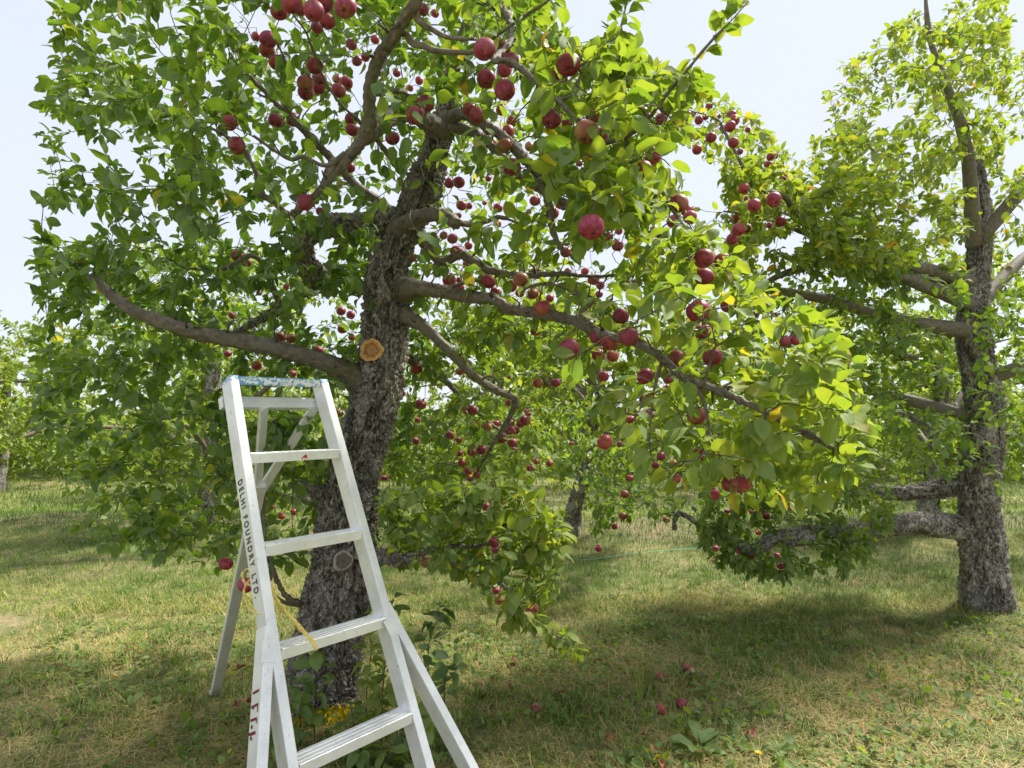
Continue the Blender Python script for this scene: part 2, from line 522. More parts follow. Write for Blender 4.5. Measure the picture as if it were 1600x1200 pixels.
def swath(y, x):
    return 0.5 + 0.5 * np.sin(y * 2.6 + 0.35 * np.sin(x * 0.7) + 0.9)
# near ground: matted thatch plus sparse green
n = 106000
x = rng.uniform(-3.6, 4.6, n); y = 2.1 + 3.3 * rng.random(n) ** 0.9
v = vnoise(x, y, 1.5, 2.0)
bare = np.clip((vnoise(x, y, 1.9, 6.0) - 0.52) * 4 + (3.9 - y) * 0.35, 0, 1)
tint = np.where(rng.random(n) < 0.42 + 0.42 * bare, rng.uniform(0.62, 1.0, n), rng.uniform(0.08, 0.5, n))
lie = rng.random(n) < 0.45 + 0.4 * bare
lean = np.where(lie, rng.uniform(0.02, 0.30, n), rng.uniform(0.4, 1.3, n))
blades("grass", x, y, rng.uniform(0.05, 0.15, n) * np.where(lie, 1.1, 0.75), rng.uniform(0.0018, 0.0042, n), lean, tint)
nc = 650
cx_ = rng.uniform(-3.6, 4.8, nc); cy_ = 2.2 + 4.2 * rng.random(nc); kk = np.repeat(np.arange(nc), 26); n = len(kk)
x = cx_[kk] + rng.normal(0, .028, n); y = cy_[kk] + rng.normal(0, .028, n)
blades("grass", x, y, rng.uniform(.05, .13, n), rng.uniform(.0025, .0055, n), rng.uniform(.3, 1.3, n), np.clip(rng.uniform(.08, .42, nc)[kk] + rng.normal(0, .07, n), .02, .9))
nc = 46
cx_ = rng.uniform(-3.2, 4.4, nc); cy_ = 2.3 + 1.9 * rng.random(nc); kk = rng.integers(0, nc, 15000); n = len(kk)
x = cx_[kk] + rng.normal(0, .17, n); y = cy_[kk] + rng.normal(0, .11, n)
blades("grass", x, y, rng.uniform(.10, .26, n), rng.uniform(.0016, .0034, n), rng.uniform(.03, .32, n), rng.uniform(.74, 1.0, n))
# mown strip and the turf beyond
n = 95000
y = 4.9 + 4.6 * rng.random(n); x = rng.uniform(-1, 1, n) * (1.5 + y * 0.82)
v = vnoise(x, y, 0.9, 4.0); sw = swath(y, x)
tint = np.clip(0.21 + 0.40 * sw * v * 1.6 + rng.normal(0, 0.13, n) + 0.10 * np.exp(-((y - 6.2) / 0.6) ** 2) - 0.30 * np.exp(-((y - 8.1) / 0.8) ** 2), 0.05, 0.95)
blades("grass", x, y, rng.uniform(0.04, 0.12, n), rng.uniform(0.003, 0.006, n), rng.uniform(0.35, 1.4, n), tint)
n = 60000
y = 9.2 + 16 * rng.random(n) ** 1.2; x = rng.uniform(-1, 1, n) * (2 + y * 0.82)
tint = np.clip(0.30 + 0.2 * vnoise(x, y, 0.5, 1.0) + rng.normal(0, 0.10, n), 0.05, 0.9)
blades("grass", x, y, rng.uniform(0.07, 0.18, n), rng.uniform(0.008, 0.018, n), rng.uniform(0.5, 1.4, n), tint)

# ------------------------------------------------------------------ leaf templates
def leaf_template(nl, half, W, fold, curl, wave, ph, pet=0.22, tip=0.70, side=0.0):
    u = np.linspace(0, 1, nl + 1)
    w = 0.5 * W * np.sin(math.pi * u ** 0.78) ** tip
    w[0] = 0.012; w[-1] = 0.004
    ang = np.concatenate([[0], np.cumsum(np.full(nl, curl / nl) * (0.6 + 0.8 * u[1:]))])
    yy = np.concatenate([[0], np.cumsum(np.cos(ang[:-1]) / nl)]) + pet
    zz = -np.concatenate([[0], np.cumsum(np.sin(ang[:-1]) / nl)])
    vs = np.linspace(-1, 1, 2 * half + 1)
    V, UV = [], []
    for i in range(nl + 1):
        for v in vs:
            a = abs(v)
            x = v * w[i] * math.cos(fold)
            z = zz[i] + a * w[i] * math.sin(fold) + wave * math.sin(7.5 * u[i] + ph + (1.3 if v > 0 else 0)) * a * w[i]
            V.append((x + side * u[i] ** 2, yy[i], z)); UV.append((0.5 + 0.5 * v, u[i]))
    nv = 2 * half + 1
    Fq = grid_faces(nl + 1, nv)[:, ::-1]
    k = len(V)
    pw = 0.016
    V += [(-pw, 0, 0.0), (pw, 0, 0.0), (pw, pet + 0.02, -0.002), (-pw, pet + 0.02, -0.002)]
    UV += [(0.5, 0)] * 4
    Fq = np.vstack([Fq, [[k, k + 1, k + 2, k + 3]]])
    V = np.array(V); V[:, :] /= (1 + pet)
    return V, Fq, np.array(UV)
LT_PAR = [(0.62, 0.28, 0.6, 0.14, 0.0, 0.03), (0.58, 0.48, 1.0, 0.18, 1.0, 0.07), (0.64, 0.16, 0.4, 0.16, 2.0, -0.08),
          (0.60, 0.70, 1.4, 0.14, 3.0, 0.11), (0.62, 0.36, -0.25, 0.22, 4.0, -0.12), (0.60, 0.10, 1.2, 0.2, 5.0, 0.05), (0.60, 0.95, 1.9, 0.16, 2.6, -0.1)]
LT_LO = [leaf_template(5, 1, *p_[:5], side=p_[5]) for p_ in LT_PAR]
LT_HI = [leaf_template(9, 2, *p_[:5], side=p_[5]) for p_ in LT_PAR]
HI_ME = []
for V_, F_, UV_ in LT_HI:
    me = mesh_np("leaf", V_, F_, uv=UV_)
    me.materials.append(M_LEAF)
    HI_ME.append(me)
# far leaf: four triangles folded along the midrib
FARV = np.array([(0, 0, 0), (0, 1, -0.15), (-0.3, 0.5, 0.08), (0.3, 0.5, 0.08), (0, 0.5, 0)], float)
FARF = np.array([[0, 4, 2], [4, 1, 2], [0, 3, 4], [4, 3, 1]])
FARUV = np.array([(0.5, 0), (0.5, 1), (0, 0.5), (1, 0.5), (0.5, 0.5)], float)

def leaf_frames(D, up_jit):
    n = len(D)
    D = D / np.maximum(np.linalg.norm(D, axis=1, keepdims=True), 1e-9)
    U = np.array([0, 0, 1.0]) + rng.normal(0, up_jit, (n, 3))
    X_ = np.cross(D, U); X_ /= np.maximum(np.linalg.norm(X_, axis=1, keepdims=True), 1e-9)
    return X_, D, np.cross(X_, D)
def leaf_mesh(name, P, X_, Y_, Z_, S, var, tint, templates):
    Vs, Fs, Us, Ts, base = [], {}, [], [], 0
    for k, (V_, F_, UV_) in enumerate(templates):
        idx = np.where(var == k)[0]
        if not len(idx): continue
        Vw = P[idx, None] + S[idx, None, None] * (V_[None, :, 0:1] * X_[idx, None] + V_[None, :, 1:2] * Y_[idx, None] + V_[None, :, 2:3] * Z_[idx, None])
        Vs.append(Vw.reshape(-1, 3))
        Fs.setdefault(F_.shape[1], []).append((F_[None] + (np.arange(len(idx)) * len(V_))[:, None, None] + base).reshape(-1, F_.shape[1]))
        Us.append(np.tile(UV_, (len(idx), 1)))
        Ts.append(np.repeat(tint[idx], len(V_)))
        base += len(idx) * len(V_)
    return mesh_np(name, np.concatenate(Vs), [np.concatenate(v) for v in Fs.values()], uv=np.concatenate(Us), attrs={"tint": np.concatenate(Ts)})
def basis_matrix(p_, x_, y_, z_, s):
    m_ = Matrix.Identity(4)
    for r in range(3):
        m_[r][0], m_[r][1], m_[r][2], m_[r][3] = x_[r] * s, y_[r] * s, z_[r] * s, p_[r]
    return m_

def in_poly(px, py, poly):
    poly = np.asarray(poly, float)
    x1, y1 = poly[:, 0], poly[:, 1]; x2, y2 = np.roll(x1, -1), np.roll(y1, -1)
    c = np.zeros(len(px), bool)
    for a, b_, c_, d_ in zip(x1, y1, x2, y2):
        if b_ == d_: continue
        hit = ((b_ > py) != (d_ > py)) & (px < (c_ - a) * (py - b_) / (d_ - b_) + a)
        c ^= hit
    return c

# ------------------------------------------------------------------ tree skeleton and foliage
class Skeleton:
    def __init__(s):
        s.P = np.zeros((0, 3)); s.T = np.zeros((0, 3)); s.R = np.zeros(0); s.G = np.zeros(0, int)
        s.twigs = []
    def add(s, C, R, gen=0):
        T, _, _ = frames(np.asarray(C, float))
        s.P = np.vstack([s.P, C]); s.T = np.vstack([s.T, T]); s.R = np.concatenate([s.R, np.broadcast_to(R, (len(C),))])
        s.G = np.concatenate([s.G, np.full(len(C), gen)])
    def grow(s, A, rmax=0.006, gravity=0.10, seg=7, up=0.3, root=None):
        """reach every attractor A from the nearest wood with one curved twig"""
        A = np.asarray(A, float)
        d0 = np.array([np.min(((s.P - a) ** 2).sum(1)) for a in A])
        for i in np.argsort(d0):
            a = A[i]
            w = ((s.P - a) ** 2).sum(1) * (1 + 0.12 * s.G)
            j = int(np.argmin(w))
            p0 = s.P[j]; L = np.linalg.norm(a - p0)
            if L < 0.03: 
                a = a + rng.normal(0, 0.06, 3); L = np.linalg.norm(a - p0)
            t0 = s.T[j]
            d = (a - p0) / max(L, 1e-6)
            st = d + 0.55 * t0 + np.array([0, 0, up]) * (0.5 if L > 0.2 else 0.2)
            st /= np.linalg.norm(st)
            c1 = p0 + st * L * 0.4
            c2 = a - (d + np.array([0, 0, -gravity - 0.25 * rng.random()])) * L * 0.28
            k = int(np.clip(L / 0.055, 3, 16))
            t = np.linspace(0, 1, k + 1)[:, None]
            C = (1 - t) ** 3 * p0 + 3 * (1 - t) ** 2 * t * c1 + 3 * (1 - t) * t * t * c2 + t ** 3 * a
            wob = rng.normal(0, 0.012, C.shape) * min(1, L / 0.25); wob[0] = 0; wob[-1] = 0
            C = C + wob
            r0 = min(s.R[j] * 0.75, 0.0022 + 0.0055 * min(1.4, L)); r0 = max(r0, 0.0021)
            R = r0 + (0.0014 - r0) * np.linspace(0, 1, k + 1)
            s.twigs.append((C, R))
            s.add(C[1:], R[1:], int(s.G[j]) + 1)
    def twig_mesh(s, name, m, parent, sides=5):
        mb = MB()
        for C, R in s.twigs:
            tubes_mb(mb, C, R, sides, False)
        o = mb.build(name, m, parent)
        tag(o, kind="stuff")
        return o

def twig_leaves(twigs, per_m=42, minl=7, maxl=15, size=(0.068, 0.112), droop=0.30):
    P, D, S, tipf = [], [], [], []
    for C, R in twigs:
        seg = np.linalg.norm(np.diff(C, axis=0), axis=1); cum = np.concatenate([[0], np.cumsum(seg)]); L = cum[-1]
        use = min(L, 0.34)
        n_ = int(np.clip(use * per_m, minl, maxl))
        ph = rng.uniform(0, 6.28)
        Tt = C[-1] - C[-2]; Tt /= max(np.linalg.norm(Tt), 1e-9)
        A = np.cross(Tt, [0.3, 0.2, 0.93]); A /= max(np.linalg.norm(A), 1e-9); B = np.cross(Tt, A)
        for k in range(n_):
            f = (k + 0.5) / n_
            f = 1 - (1 - f) ** 1.8
            sp_ = L - use * (1 - f)
            i = min(np.searchsorted(cum, sp_, side='right') - 1, len(seg) - 1)
            q = C[i] + (C[i + 1] - C[i]) * ((sp_ - cum[i]) / max(seg[i], 1e-9))
            th = ph + 2.4 * k + rng.normal(0, 0.3)
            out_ = np.cos(th) * A + np.sin(th) * B
            d = out_ * rng.uniform(0.6, 1.0) + Tt * (0.15 + 0.75 * f) + np.array([0, 0, rng.normal(0.02, 0.3) - droop * rng.random()])
            P.append(q); D.append(d); S.append(rng.uniform(*size) * (0.75 + 0.25 * math.sin(math.pi * min(1, f + 0.15))))
    return np.array(P), np.array(D), np.array(S)

def shoot_leaves(C, gap, start, size):
    seg = np.linalg.norm(np.diff(C, axis=0), axis=1); cum = np.concatenate([[0], np.cumsum(seg)]); L = cum[-1]
    P, D, S = [], [], []; s_ = start * L; k = 0; ph = rng.uniform(0, 6.28)
    while s_ < L:
        i = min(np.searchsorted(cum, s_, side='right') - 1, len(seg) - 1)
        q = C[i] + (C[i + 1] - C[i]) * ((s_ - cum[i]) / max(seg[i], 1e-9))
        T = C[i + 1] - C[i]; T /= max(np.linalg.norm(T), 1e-9)
        A = np.cross(T, [.3, .2, .93]); A /= np.linalg.norm(A); B = np.cross(T, A)
        for m_ in range(1 + int(rng.random() < .55) + int(rng.random() < .35)):
            th = ph + 2.4 * k + m_ * 2.0; k += 1
            P.append(q); D.append((np.cos(th) * A + np.sin(th) * B) * rng.uniform(.6, 1) + T * rng.uniform(.1, .7) + np.array([0, 0, rng.normal(-.1, .3)])); S.append(rng.uniform(*size))
        s_ += gap * rng.uniform(.6, 1.4)
    return np.array(P), np.array(D), np.array(S)
def limb_tube(C, R, sides, rough=0.0, freq=20.0, seed=0.0):
    V, q, t = tube(C, R, sides, True)
    if rough > 0:
        n_ = len(C)
        cen = np.repeat(C, sides, 0)
        body = V[:n_ * sides]
        dirn = body - cen; rr = np.linalg.norm(dirn, axis=1, keepdims=True); dirn /= np.maximum(rr, 1e-9)
        disp = np.array([mnoise.fractal(Vector(v * freq + seed), 0.8, 2.0, 3) for v in body])
        lump = np.array([mnoise.noise(Vector(v * 6.0 + seed)) for v in body])
        V[:n_ * sides] = body + dirn * (rough * disp + rough * 1.6 * lump)[:, None]
    return V, [q, t]
def rough_bark(C, R, sides, depth, seed=0.0, sx=1.0, flare=None):
    """bark plates: cells stretched along the limb, cracked between, each plate tilted"""
    V, q, t = tube(C, R, sides, True)
    n_ = len(C)
    cen = np.repeat(C, sides, 0)
    body = V[:n_ * sides].copy()
    T, A, B = frames(C)
    dirn = body - cen; rr = np.linalg.norm(dirn, axis=1, keepdims=True); dirn /= np.maximum(rr, 1e-9)
    s_len = np.concatenate([[0], np.cumsum(np.linalg.norm(np.diff(C, axis=0), axis=1))])
    th = np.tile(np.arange(sides) * 2 * math.pi / sides, n_)
    sl = np.repeat(s_len, sides)
    rad = rr[:, 0]
    disp = np.zeros(len(body)); cell = np.zeros(len(body))
    for i in range(len(body)):
        cx, cy = math.cos(th[i]) * rad[i], math.sin(th[i]) * rad[i]
        wv = mnoise.noise_vector(Vector((cx * 9 + seed, cy * 9, sl[i] * 6)))
        q_ = Vector(((cx + 0.012 * wv.x) * 84 * sx, (cy + 0.012 * wv.y) * 84 * sx, (sl[i] + 0.03 * wv.z) * 40 * sx))
        dd, pp = mnoise.voronoi(q_)
        e = dd[1] - dd[0]
        h = mnoise.cell(pp[0] * 1.7 + Vector((seed, 3.1, 7.7)))
        tilt = (q_.z - pp[0].z) * (mnoise.cell(pp[0] * 2.3)) * 0.9 + (q_.x - pp[0].x) * mnoise.cell(pp[0] * 3.1) * 0.6
        fine = mnoise.fractal(Vector((cx * 160, cy * 160, sl[i] * 70)), 0.9, 2.0, 2)
        lump = mnoise.noise(Vector((cx * 8, cy * 8, sl[i] * 4 + seed)))
        st = min(1.0, e / 0.32); st = st * st * (3 - 2 * st)
        if rad[i] > .045:
            d2, p2 = mnoise.voronoi(Vector((q_.x * .30 + 5.1, q_.y * .30, q_.z * .22)))
            e2 = min(1.0, (d2[1] - d2[0]) / .14); h2 = mnoise.cell(p2[0] * 3.7 + Vector((seed, 1.3, 2.2)))
            big_ = depth * (.75 * e2 + .55 * h2 - .6)
        else: big_ = 0.0; h2 = 0.0
        disp[i] = depth * (st * (0.75 + 0.5 * h) + 0.45 * tilt * st - 0.5) + big_ + depth * 0.22 * fine + 0.014 * lump * min(1, rad[i] / 0.1)
        cell[i] = np.clip(0.5 + 0.32 * h + 0.30 * h2, 0, 1)
    V[:n_ * sides] = body + dirn * disp[:, None]
    cc = np.concatenate([cell, [0.5, 0.5]])
    return V, [q, t], cc, th, sl

# ------------------------------------------------------------------ the near apple tree
TD = 3.15
trunk_px = [(496, 1175, 3.10, .235), (499, 1110, 3.12, .195), (506, 1050, TD, .172), (520, 970, TD, .168), (537, 880, TD, .160), (546, 800, TD, .142),
            (553, 740, TD, .122), (573, 670, TD, .116), (590, 610, TD, .112), (600, 545, TD, .110), (604, 470, TD, .104), (609, 410, TD, .094), (628, 360, TD, .088),
            (654, 315, TD, .082), (667, 280, TD, .080), (680, 240, TD + .02, .066), (690, 200, TD + .05, .058), (700, 165, TD + .12, .05)]
tree = empty("apple_tree", (at(499, 1120, 3.12)[0], at(499, 1120, 3.12)[1], 0),
             "old apple tree with leaning scaly trunk behind the ladder, laden with red apples", "apple tree", "apple trees of the orchard")
def path(pts, step):
    """(px, py, depth, radius) -> centre line and radii"""
    Q = np.array([list(at(a, b_, c_)) + [r_] for a, b_, c_, r_ in pts])
    L = np.linalg.norm(np.diff(Q[:, :3], axis=0), axis=1).sum()
    S_ = spline(Q, max(6, int(L / step)))
    return S_[:, :3], np.maximum(S_[:, 3], 0.0012)
TC, TR = path(trunk_px, 0.0058)
V, fcs, cell, th, sl = rough_bark(TC, TR, 236, 0.017, 1.0)
scr = proj(V)
# yellow paint splashed low on the trunk, as it is in the orchard
pm = 1.1 * np.exp(-(((scr[:, 0] - 500) / 62) ** 4 + ((scr[:, 1] - (1134 - (scr[:, 0] - 490) * 0.22)) / 25) ** 4)) * (V[:, 1] < TC[len(TC) // 8, 1] + 0.05)
me = mesh_np("trunk", V, fcs, attrs={"cell": cell, "paint": pm})
trunk = obj("trunk", me, M_BARK, tree)

skel = Skeleton()
skel.add(TC[int(len(TC) * .55)::18], np.full(len(TC[int(len(TC) * .55)::18]), 0.02))
LIMBS = {
 # name: (points, sides, rough bark?)  -- limbs of the near tree
 "low_side": ([(560, 590, 3.12, .072), (535, 578, 3.05, .062), (500, 563, 2.98, .050), (450, 549, 2.92, .044), (400, 538, 2.86, .042), (350, 528, 2.80, .041), (280, 512, 2.72, .036), (200, 480, 2.65, .028), (140, 430, 2.6, .018)], 18, 1),
 "dark_high": ([(630, 345, 3.15, .070), (600, 347, 3.12, .062), (560, 350, 3.06, .056), (520, 352, 3.0, .052), (487, 362, 2.98, .050), (472, 385, 3.0, .048), (480, 410, 3.08, .050), (492, 432, 3.14, .045), (470, 458, 3.2, .034), (440, 480, 3.25, .028), (405, 500, 3.3, .020), (360, 525, 3.4, .013)], 20, 2),
 "dark_inner": ([(492, 425, 3.12, .035), (515, 420, 3.25, .022), (540, 425, 3.4, .014), (565, 440, 3.6, .008)], 10, 1),
 "overhead_base": ([(690, 205, 3.15, .050), (655, 182, 2.92, .044), (625, 176, 2.72, .040), (603, 187, 2.56, .036), (576, 208, 2.40, .031)], 16, 1),
 "overhead_up": ([(570, 213, 2.40, .026), (578, 190, 2.36, .028), (578, 150, 2.28, .026), (588, 100, 2.16, .0245), (618, 52, 2.04, .0225), (645, 10, 1.95, .021), (668, -40, 1.88, .019), (690, -110, 1.82, .014), (700, -190, 1.8, .008)], 14, 1),
 "overhead_down": ([(576, 208, 2.40, .030), (556, 232, 2.40, .025), (536, 256, 2.41, .021), (514, 282, 2.43, .018), (498, 298, 2.45, .0165), (478, 318, 2.5, .012), (450, 335, 2.6, .008)], 12, 1),
 "overhead_spur": ([(540, 240, 2.40, .012), (514, 258, 2.39, .009), (490, 254, 2.38, .0075), (474, 244, 2.37, .008), (455, 249, 2.36, .007), (430, 236, 2.35, .006), (396, 212, 2.34, .004)], 8, 1),
 "upper_twist": ([(612, 50, 2.06, .014), (632, 52, 2.05, .013), (645, 68, 2.05, .012), (662, 72, 2.05, .012), (685, 80, 2.06, .010), (735, 82, 2.08, .007), (752, 74, 2.06, .004)], 9, 1),
 "upper_hook": ([(645, 8, 1.96, .012), (652, 30, 1.97, .010), (672, 44, 1.98, .009), (700, 58, 1.98, .007), (745, 62, 1.97, .004)], 8, 1),
 "stub_pair": ([(582, 146, 2.29, .012), (600, 145, 2.34, .011), (626, 142, 2.42, .009), (640, 150, 2.5, .006)], 8, 1),
 "main_long": ([(628, 452, 3.12, .060), (650, 450, 3.02, .044), (690, 456, 2.95, .037), (735, 464, 2.88, .033), (772, 468, 2.82, .030), (795, 482, 2.78, .028), (830, 488, 2.72, .028), (870, 494, 2.65, .026), (900, 502, 2.58, .025), (925, 517, 2.50, .0225), (955, 526, 2.42, .021), (1000, 538, 2.3, .019), (1035, 560, 2.2, .018), (1070, 590, 2.1, .0155), (1110, 606, 2.02, .014), (1150, 622, 1.95, .013), (1200, 646, 1.88, .0115), (1250, 672, 1.8, .010), (1310, 705, 1.72, .007), (1360, 740, 1.68, .004)], 14, 1),
 "main_curl": ([(925, 515, 2.5, .018), (911, 498, 2.5, .017), (911, 484, 2.5, .014), (925, 470, 2.5, .010), (905, 458, 2.52, .007), (880, 449, 2.54, .006), (850, 443, 2.56, .0055), (825, 450, 2.58, .005), (812, 462, 2.6, .004)], 9, 1),
 "main_upper": ([(690, 455, 2.95, .014), (712, 446, 2.92, .010), (735, 440, 2.9, .008), (765, 436, 2.9, .006)], 8, 1),
 "drooping": ([(628, 492, 3.14, .046), (645, 500, 3.10, .033), (668, 516, 3.10, .027), (700, 546, 3.12, .024), (735, 583, 3.2, .022), (772, 608, 3.3, .021), (800, 620, 3.4, .020), (806, 628, 3.42, .019), (798, 648, 3.45, .014), (786, 670, 3.5, .013), (768, 698, 3.55, .009), (748, 732, 3.6, .006), (730, 760, 3.6, .003)], 14, 1),
 "drooping_hook": ([(752, 594, 3.25, .008), (762, 588, 3.2, .007), (775, 592, 3.2, .006), (783, 606, 3.2, .005)], 7, 1),
 "middle": ([(640, 350, 3.15, .050), (668, 385, 3.2, .036), (690, 410, 3.2, .030), (720, 398, 3.1, .026), (745, 412, 3.0, .023), (770, 424, 2.95, .021), (815, 430, 2.9, .017), (870, 428, 2.85, .013), (930, 432, 2.8, .009), (985, 428, 2.75, .005)], 12, 1),
 "pale_stub": ([(618, 362, 3.12, .060), (642, 345, 3.02, .044), (672, 336, 2.92, .038), (700, 340, 2.80, .034), (712, 350, 2.74, .028)], 14, 1),
 "pale_stub_on": ([(708, 345, 2.76, .016), (740, 352, 2.8, .012), (780, 340, 2.8, .009), (815, 350, 2.8, .005)], 8, 1),
 "crown_right": ([(695, 190, 3.16, .040), (722, 178, 3.06, .027), (752, 192, 2.96, .024), (785, 212, 2.86, .022), (815, 242, 2.76, .021), (838, 272, 2.68, .020), (858, 318, 2.62, .017), (864, 360, 2.6, .013), (880, 395, 2.6, .008)], 12, 1),
 "crown_low": ([(690, 200, 3.15, .030), (735, 205, 3.1, .024), (775, 235, 3.02, .020), (820, 280, 2.9, .018), (870, 310, 2.7, .014), (930, 330, 2.5, .011), (1000, 360, 2.35, .009), (1050, 372, 2.25, .006)], 12, 1),
 "crown_top": ([(700, 168, 3.25, .040), (706, 120, 3.2, .033), (722, 60, 3.1, .026), (745, 0, 3.0, .020), (770, -80, 2.9, .013), (790, -160, 2.85, .007)], 12, 1),
 "crown_back": ([(700, 168, 3.25, .036), (690, 110, 3.45, .028), (660, 50, 3.7, .02), (640, -20, 3.9, .013), (620, -90, 4.0, .007)], 10, 1),
 "front_high": ([(745, 0, 3.0, .018), (790, 20, 2.6, .014), (800, 60, 2.25, .012), (772, 92, 2.05, .010), (800, 97, 1.98, .009), (838, 128, 1.92, .008), (870, 156, 1.85, .006), (905, 190, 1.8, .004)], 9, 1),
 "shoot_high": ([(770, 60, 2.1, .007), (795, 42, 2.05, .006), (825, 22, 2.0, .005), (855, 2, 1.95, .004), (890, -30, 1.9, .003)], 7, 1),
 "shoot_far": ([(905, 215, 2.2, .011), (950, 222, 2.15, .009), (1000, 200, 2.1, .007), (1040, 150, 2.05, .0055), (1075, 108, 2.0, .0045), (1110, 66, 1.97, .004), (1140, 35, 1.95, .003), (1170, 2, 1.93, .002)], 7, 1),
 "front_mid": ([(880, 325, 2.7, .012), (925, 310, 2.2, .010), (935, 290, 1.9, .007), (932, 250, 1.75, .004)], 7, 1),
 "shoot_mid": ([(872, 156, 1.85, .006), (895, 145, 1.85, .005), (925, 82, 1.9, .0045), (962, 60, 1.95, .004), (978, 10, 2.0, .003), (985, -30, 2.0, .002)], 6, 1),
 "right_hang": ([(1000, 360, 2.35, .008), (1030, 300, 2.2, .006), (1048, 325, 2.2, .006), (1070, 355, 2.15, .006), (1090, 392, 2.1, .005), (1095, 415, 2.08, .003)], 6, 1),
 "hang_long": ([(1035, 562, 2.2, .007), (1024, 600, 2.15, .0055), (1018, 640, 2.12, .0045), (1013, 700, 2.1, .004), (1011, 738, 2.1, .003)], 6, 1),
 "hang_mid": ([(1086, 600, 2.05, .007), (1102, 635, 2.0, .006), (1110, 680, 1.95, .005), (1118, 695, 1.92, .005), (1132, 720, 1.9, .0045), (1144, 738, 1.88, .003)], 6, 1),
 "hang_out": ([(1193, 645, 1.88, .006), (1197, 675, 1.88, .005), (1206, 700, 1.87, .004), (1212, 714, 1.87, .003)], 6, 1),
 "front_spur": ([(1100, 600, 2.0, .006), (1112, 560, 2.0, .0055), (1117, 542, 2.0, .005), (1135, 532, 2.0, .004), (1155, 505, 2.0, .003)], 6, 1),
 "low_front": ([(575, 872, 3.1, .060), (600, 870, 2.98, .036), (622, 876, 2.90, .030), (645, 872, 2.85, .019), (668, 861, 2.82, .013), (700, 854, 2.80, .011), (740, 853, 2.78, .009), (764, 850, 2.76, .006)], 12, 2),
 "low_tail": ([(668, 861, 2.82, .012), (710, 880, 2.8, .010), (750, 895, 2.78, .009), (785, 915, 2.76, .007), (808, 945, 2.75, .006), (838, 970, 2.74, .005), (862, 988, 2.73, .004), (888, 1008, 2.72, .003)], 8, 1),
 "low_shoot": ([(750, 895, 2.78, .007), (800, 872, 2.72, .005), (835, 850, 2.68, .004), (868, 822, 2.65, .003)], 6, 1),
 "water_shoot": ([(478, 945, 3.1, .020), (462, 940, 3.0, .014), (446, 930, 2.95, .011), (432, 905, 2.9, .010), (420, 868, 2.88, .009), (412, 820, 2.9, .007), (415, 760, 2.95, .004)], 8, 1),
 "water_shoot_low": ([(470, 945, 3.06, .013), (450, 943, 3.0, .010), (434, 935, 2.97, .008), (425, 920, 2.95, .007), (422, 890, 2.95, .005)], 7, 1),
 "knob": ([(515, 775, 3.12, .060), (500, 772, 3.08, .045), (490, 768, 3.02, .030), (475, 755, 3.0, .014), (455, 735, 3.0, .008)], 12, 2),
 "behind_low": ([(545, 830, 3.2, .05), (520, 800, 3.5, .03), (470, 780, 3.8, .022), (400, 770, 4.1, .016), (330, 740, 4.3, .010)], 9, 1),
 "back_right": ([(600, 520, 3.2, .05), (640, 560, 3.7, .03), (690, 590, 4.1, .022), (740, 640, 4.4, .014), (790, 680, 4.6, .008)], 9, 1),
 "upper_dark": ([(620, 340, 3.2, .035), (585, 310, 3.25, .026), (556, 290, 3.2, .022), (520, 250, 3.1, .020), (478, 207, 3.0, .017), (440, 170, 2.9, .013), (400, 130, 2.8, .009), (360, 90, 2.7, .006)], 10, 1),
 "far_bend": ([(520, 250, 3.1, .016), (495, 310, 2.9, .015), (470, 325, 2.85, .015), (455, 338, 2.83, .015), (430, 318, 2.8, .014), (404, 300, 2.78, .013), (402, 275, 2.76, .011), (385, 240, 2.74, .010), (368, 222, 2.7, .008), (330, 200, 2.65, .006)], 9, 1),
 "dark_twig": ([(556, 185, 2.8, .006), (530, 160, 2.7, .006), (510, 130, 2.6, .0055), (494, 92, 2.5, .005), (478, 50, 2.4, .0045), (458, 22, 2.3, .004), (440, -20, 2.2, .003)], 6, 1),
 "dark_twig_side": ([(556, 185, 2.8, .008), (590, 220, 3.0, .012), (620, 260, 3.1, .016)], 6, 1),
 "sky_twig": ([(478, 207, 2.95, .006), (436, 150, 2.6, .005), (445, 100, 2.5, .004), (430, 60, 2.4, .003)], 6, 1),
 "left_side": ([(440, 480, 3.25, .018), (400, 402, 3.1, .012), (350, 420, 3.0, .009), (290, 420, 2.9, .006)], 8, 1),
}
for k, (pts, sides, kind_) in LIMBS.items():
    C, R = path(pts, 0.011); R = R * (.86 if k in ('overhead_up', 'overhead_down', 'low_side', 'main_long', 'pale_stub', 'middle') else 1.0)
    if kind_ == 2:
        C, R = path(pts, 0.008)
        V, fcs, cell, _, _ = rough_bark(C, R, 64, 0.009, 2.0 + len(k), 1.2)
        o = obj("limb", mesh_np("limb", V, fcs, attrs={"cell": cell, "paint": np.zeros(len(V))}), M_BARK, tree)
    else:
        big = R.max() > 0.014
        if big:
            R = R * (1 + .35 * np.exp(-np.linspace(0, 1, len(R)) / .04))      # collar where it leaves the trunk
            V, fcs, _, _, _ = rough_bark(C, R, max(22, sides * 2), 0.0065, float(len(k)), 0.75)
        else:
            V, fcs = limb_tube(C, R, sides, 0.0012, 26.0, float(len(k)))
        o = obj("limb" if big else "branch", mesh_np("limb" if big else "branch", V, fcs), M_LIMB, tree)
    skel.add(C[3::4], R[3::4], 0)

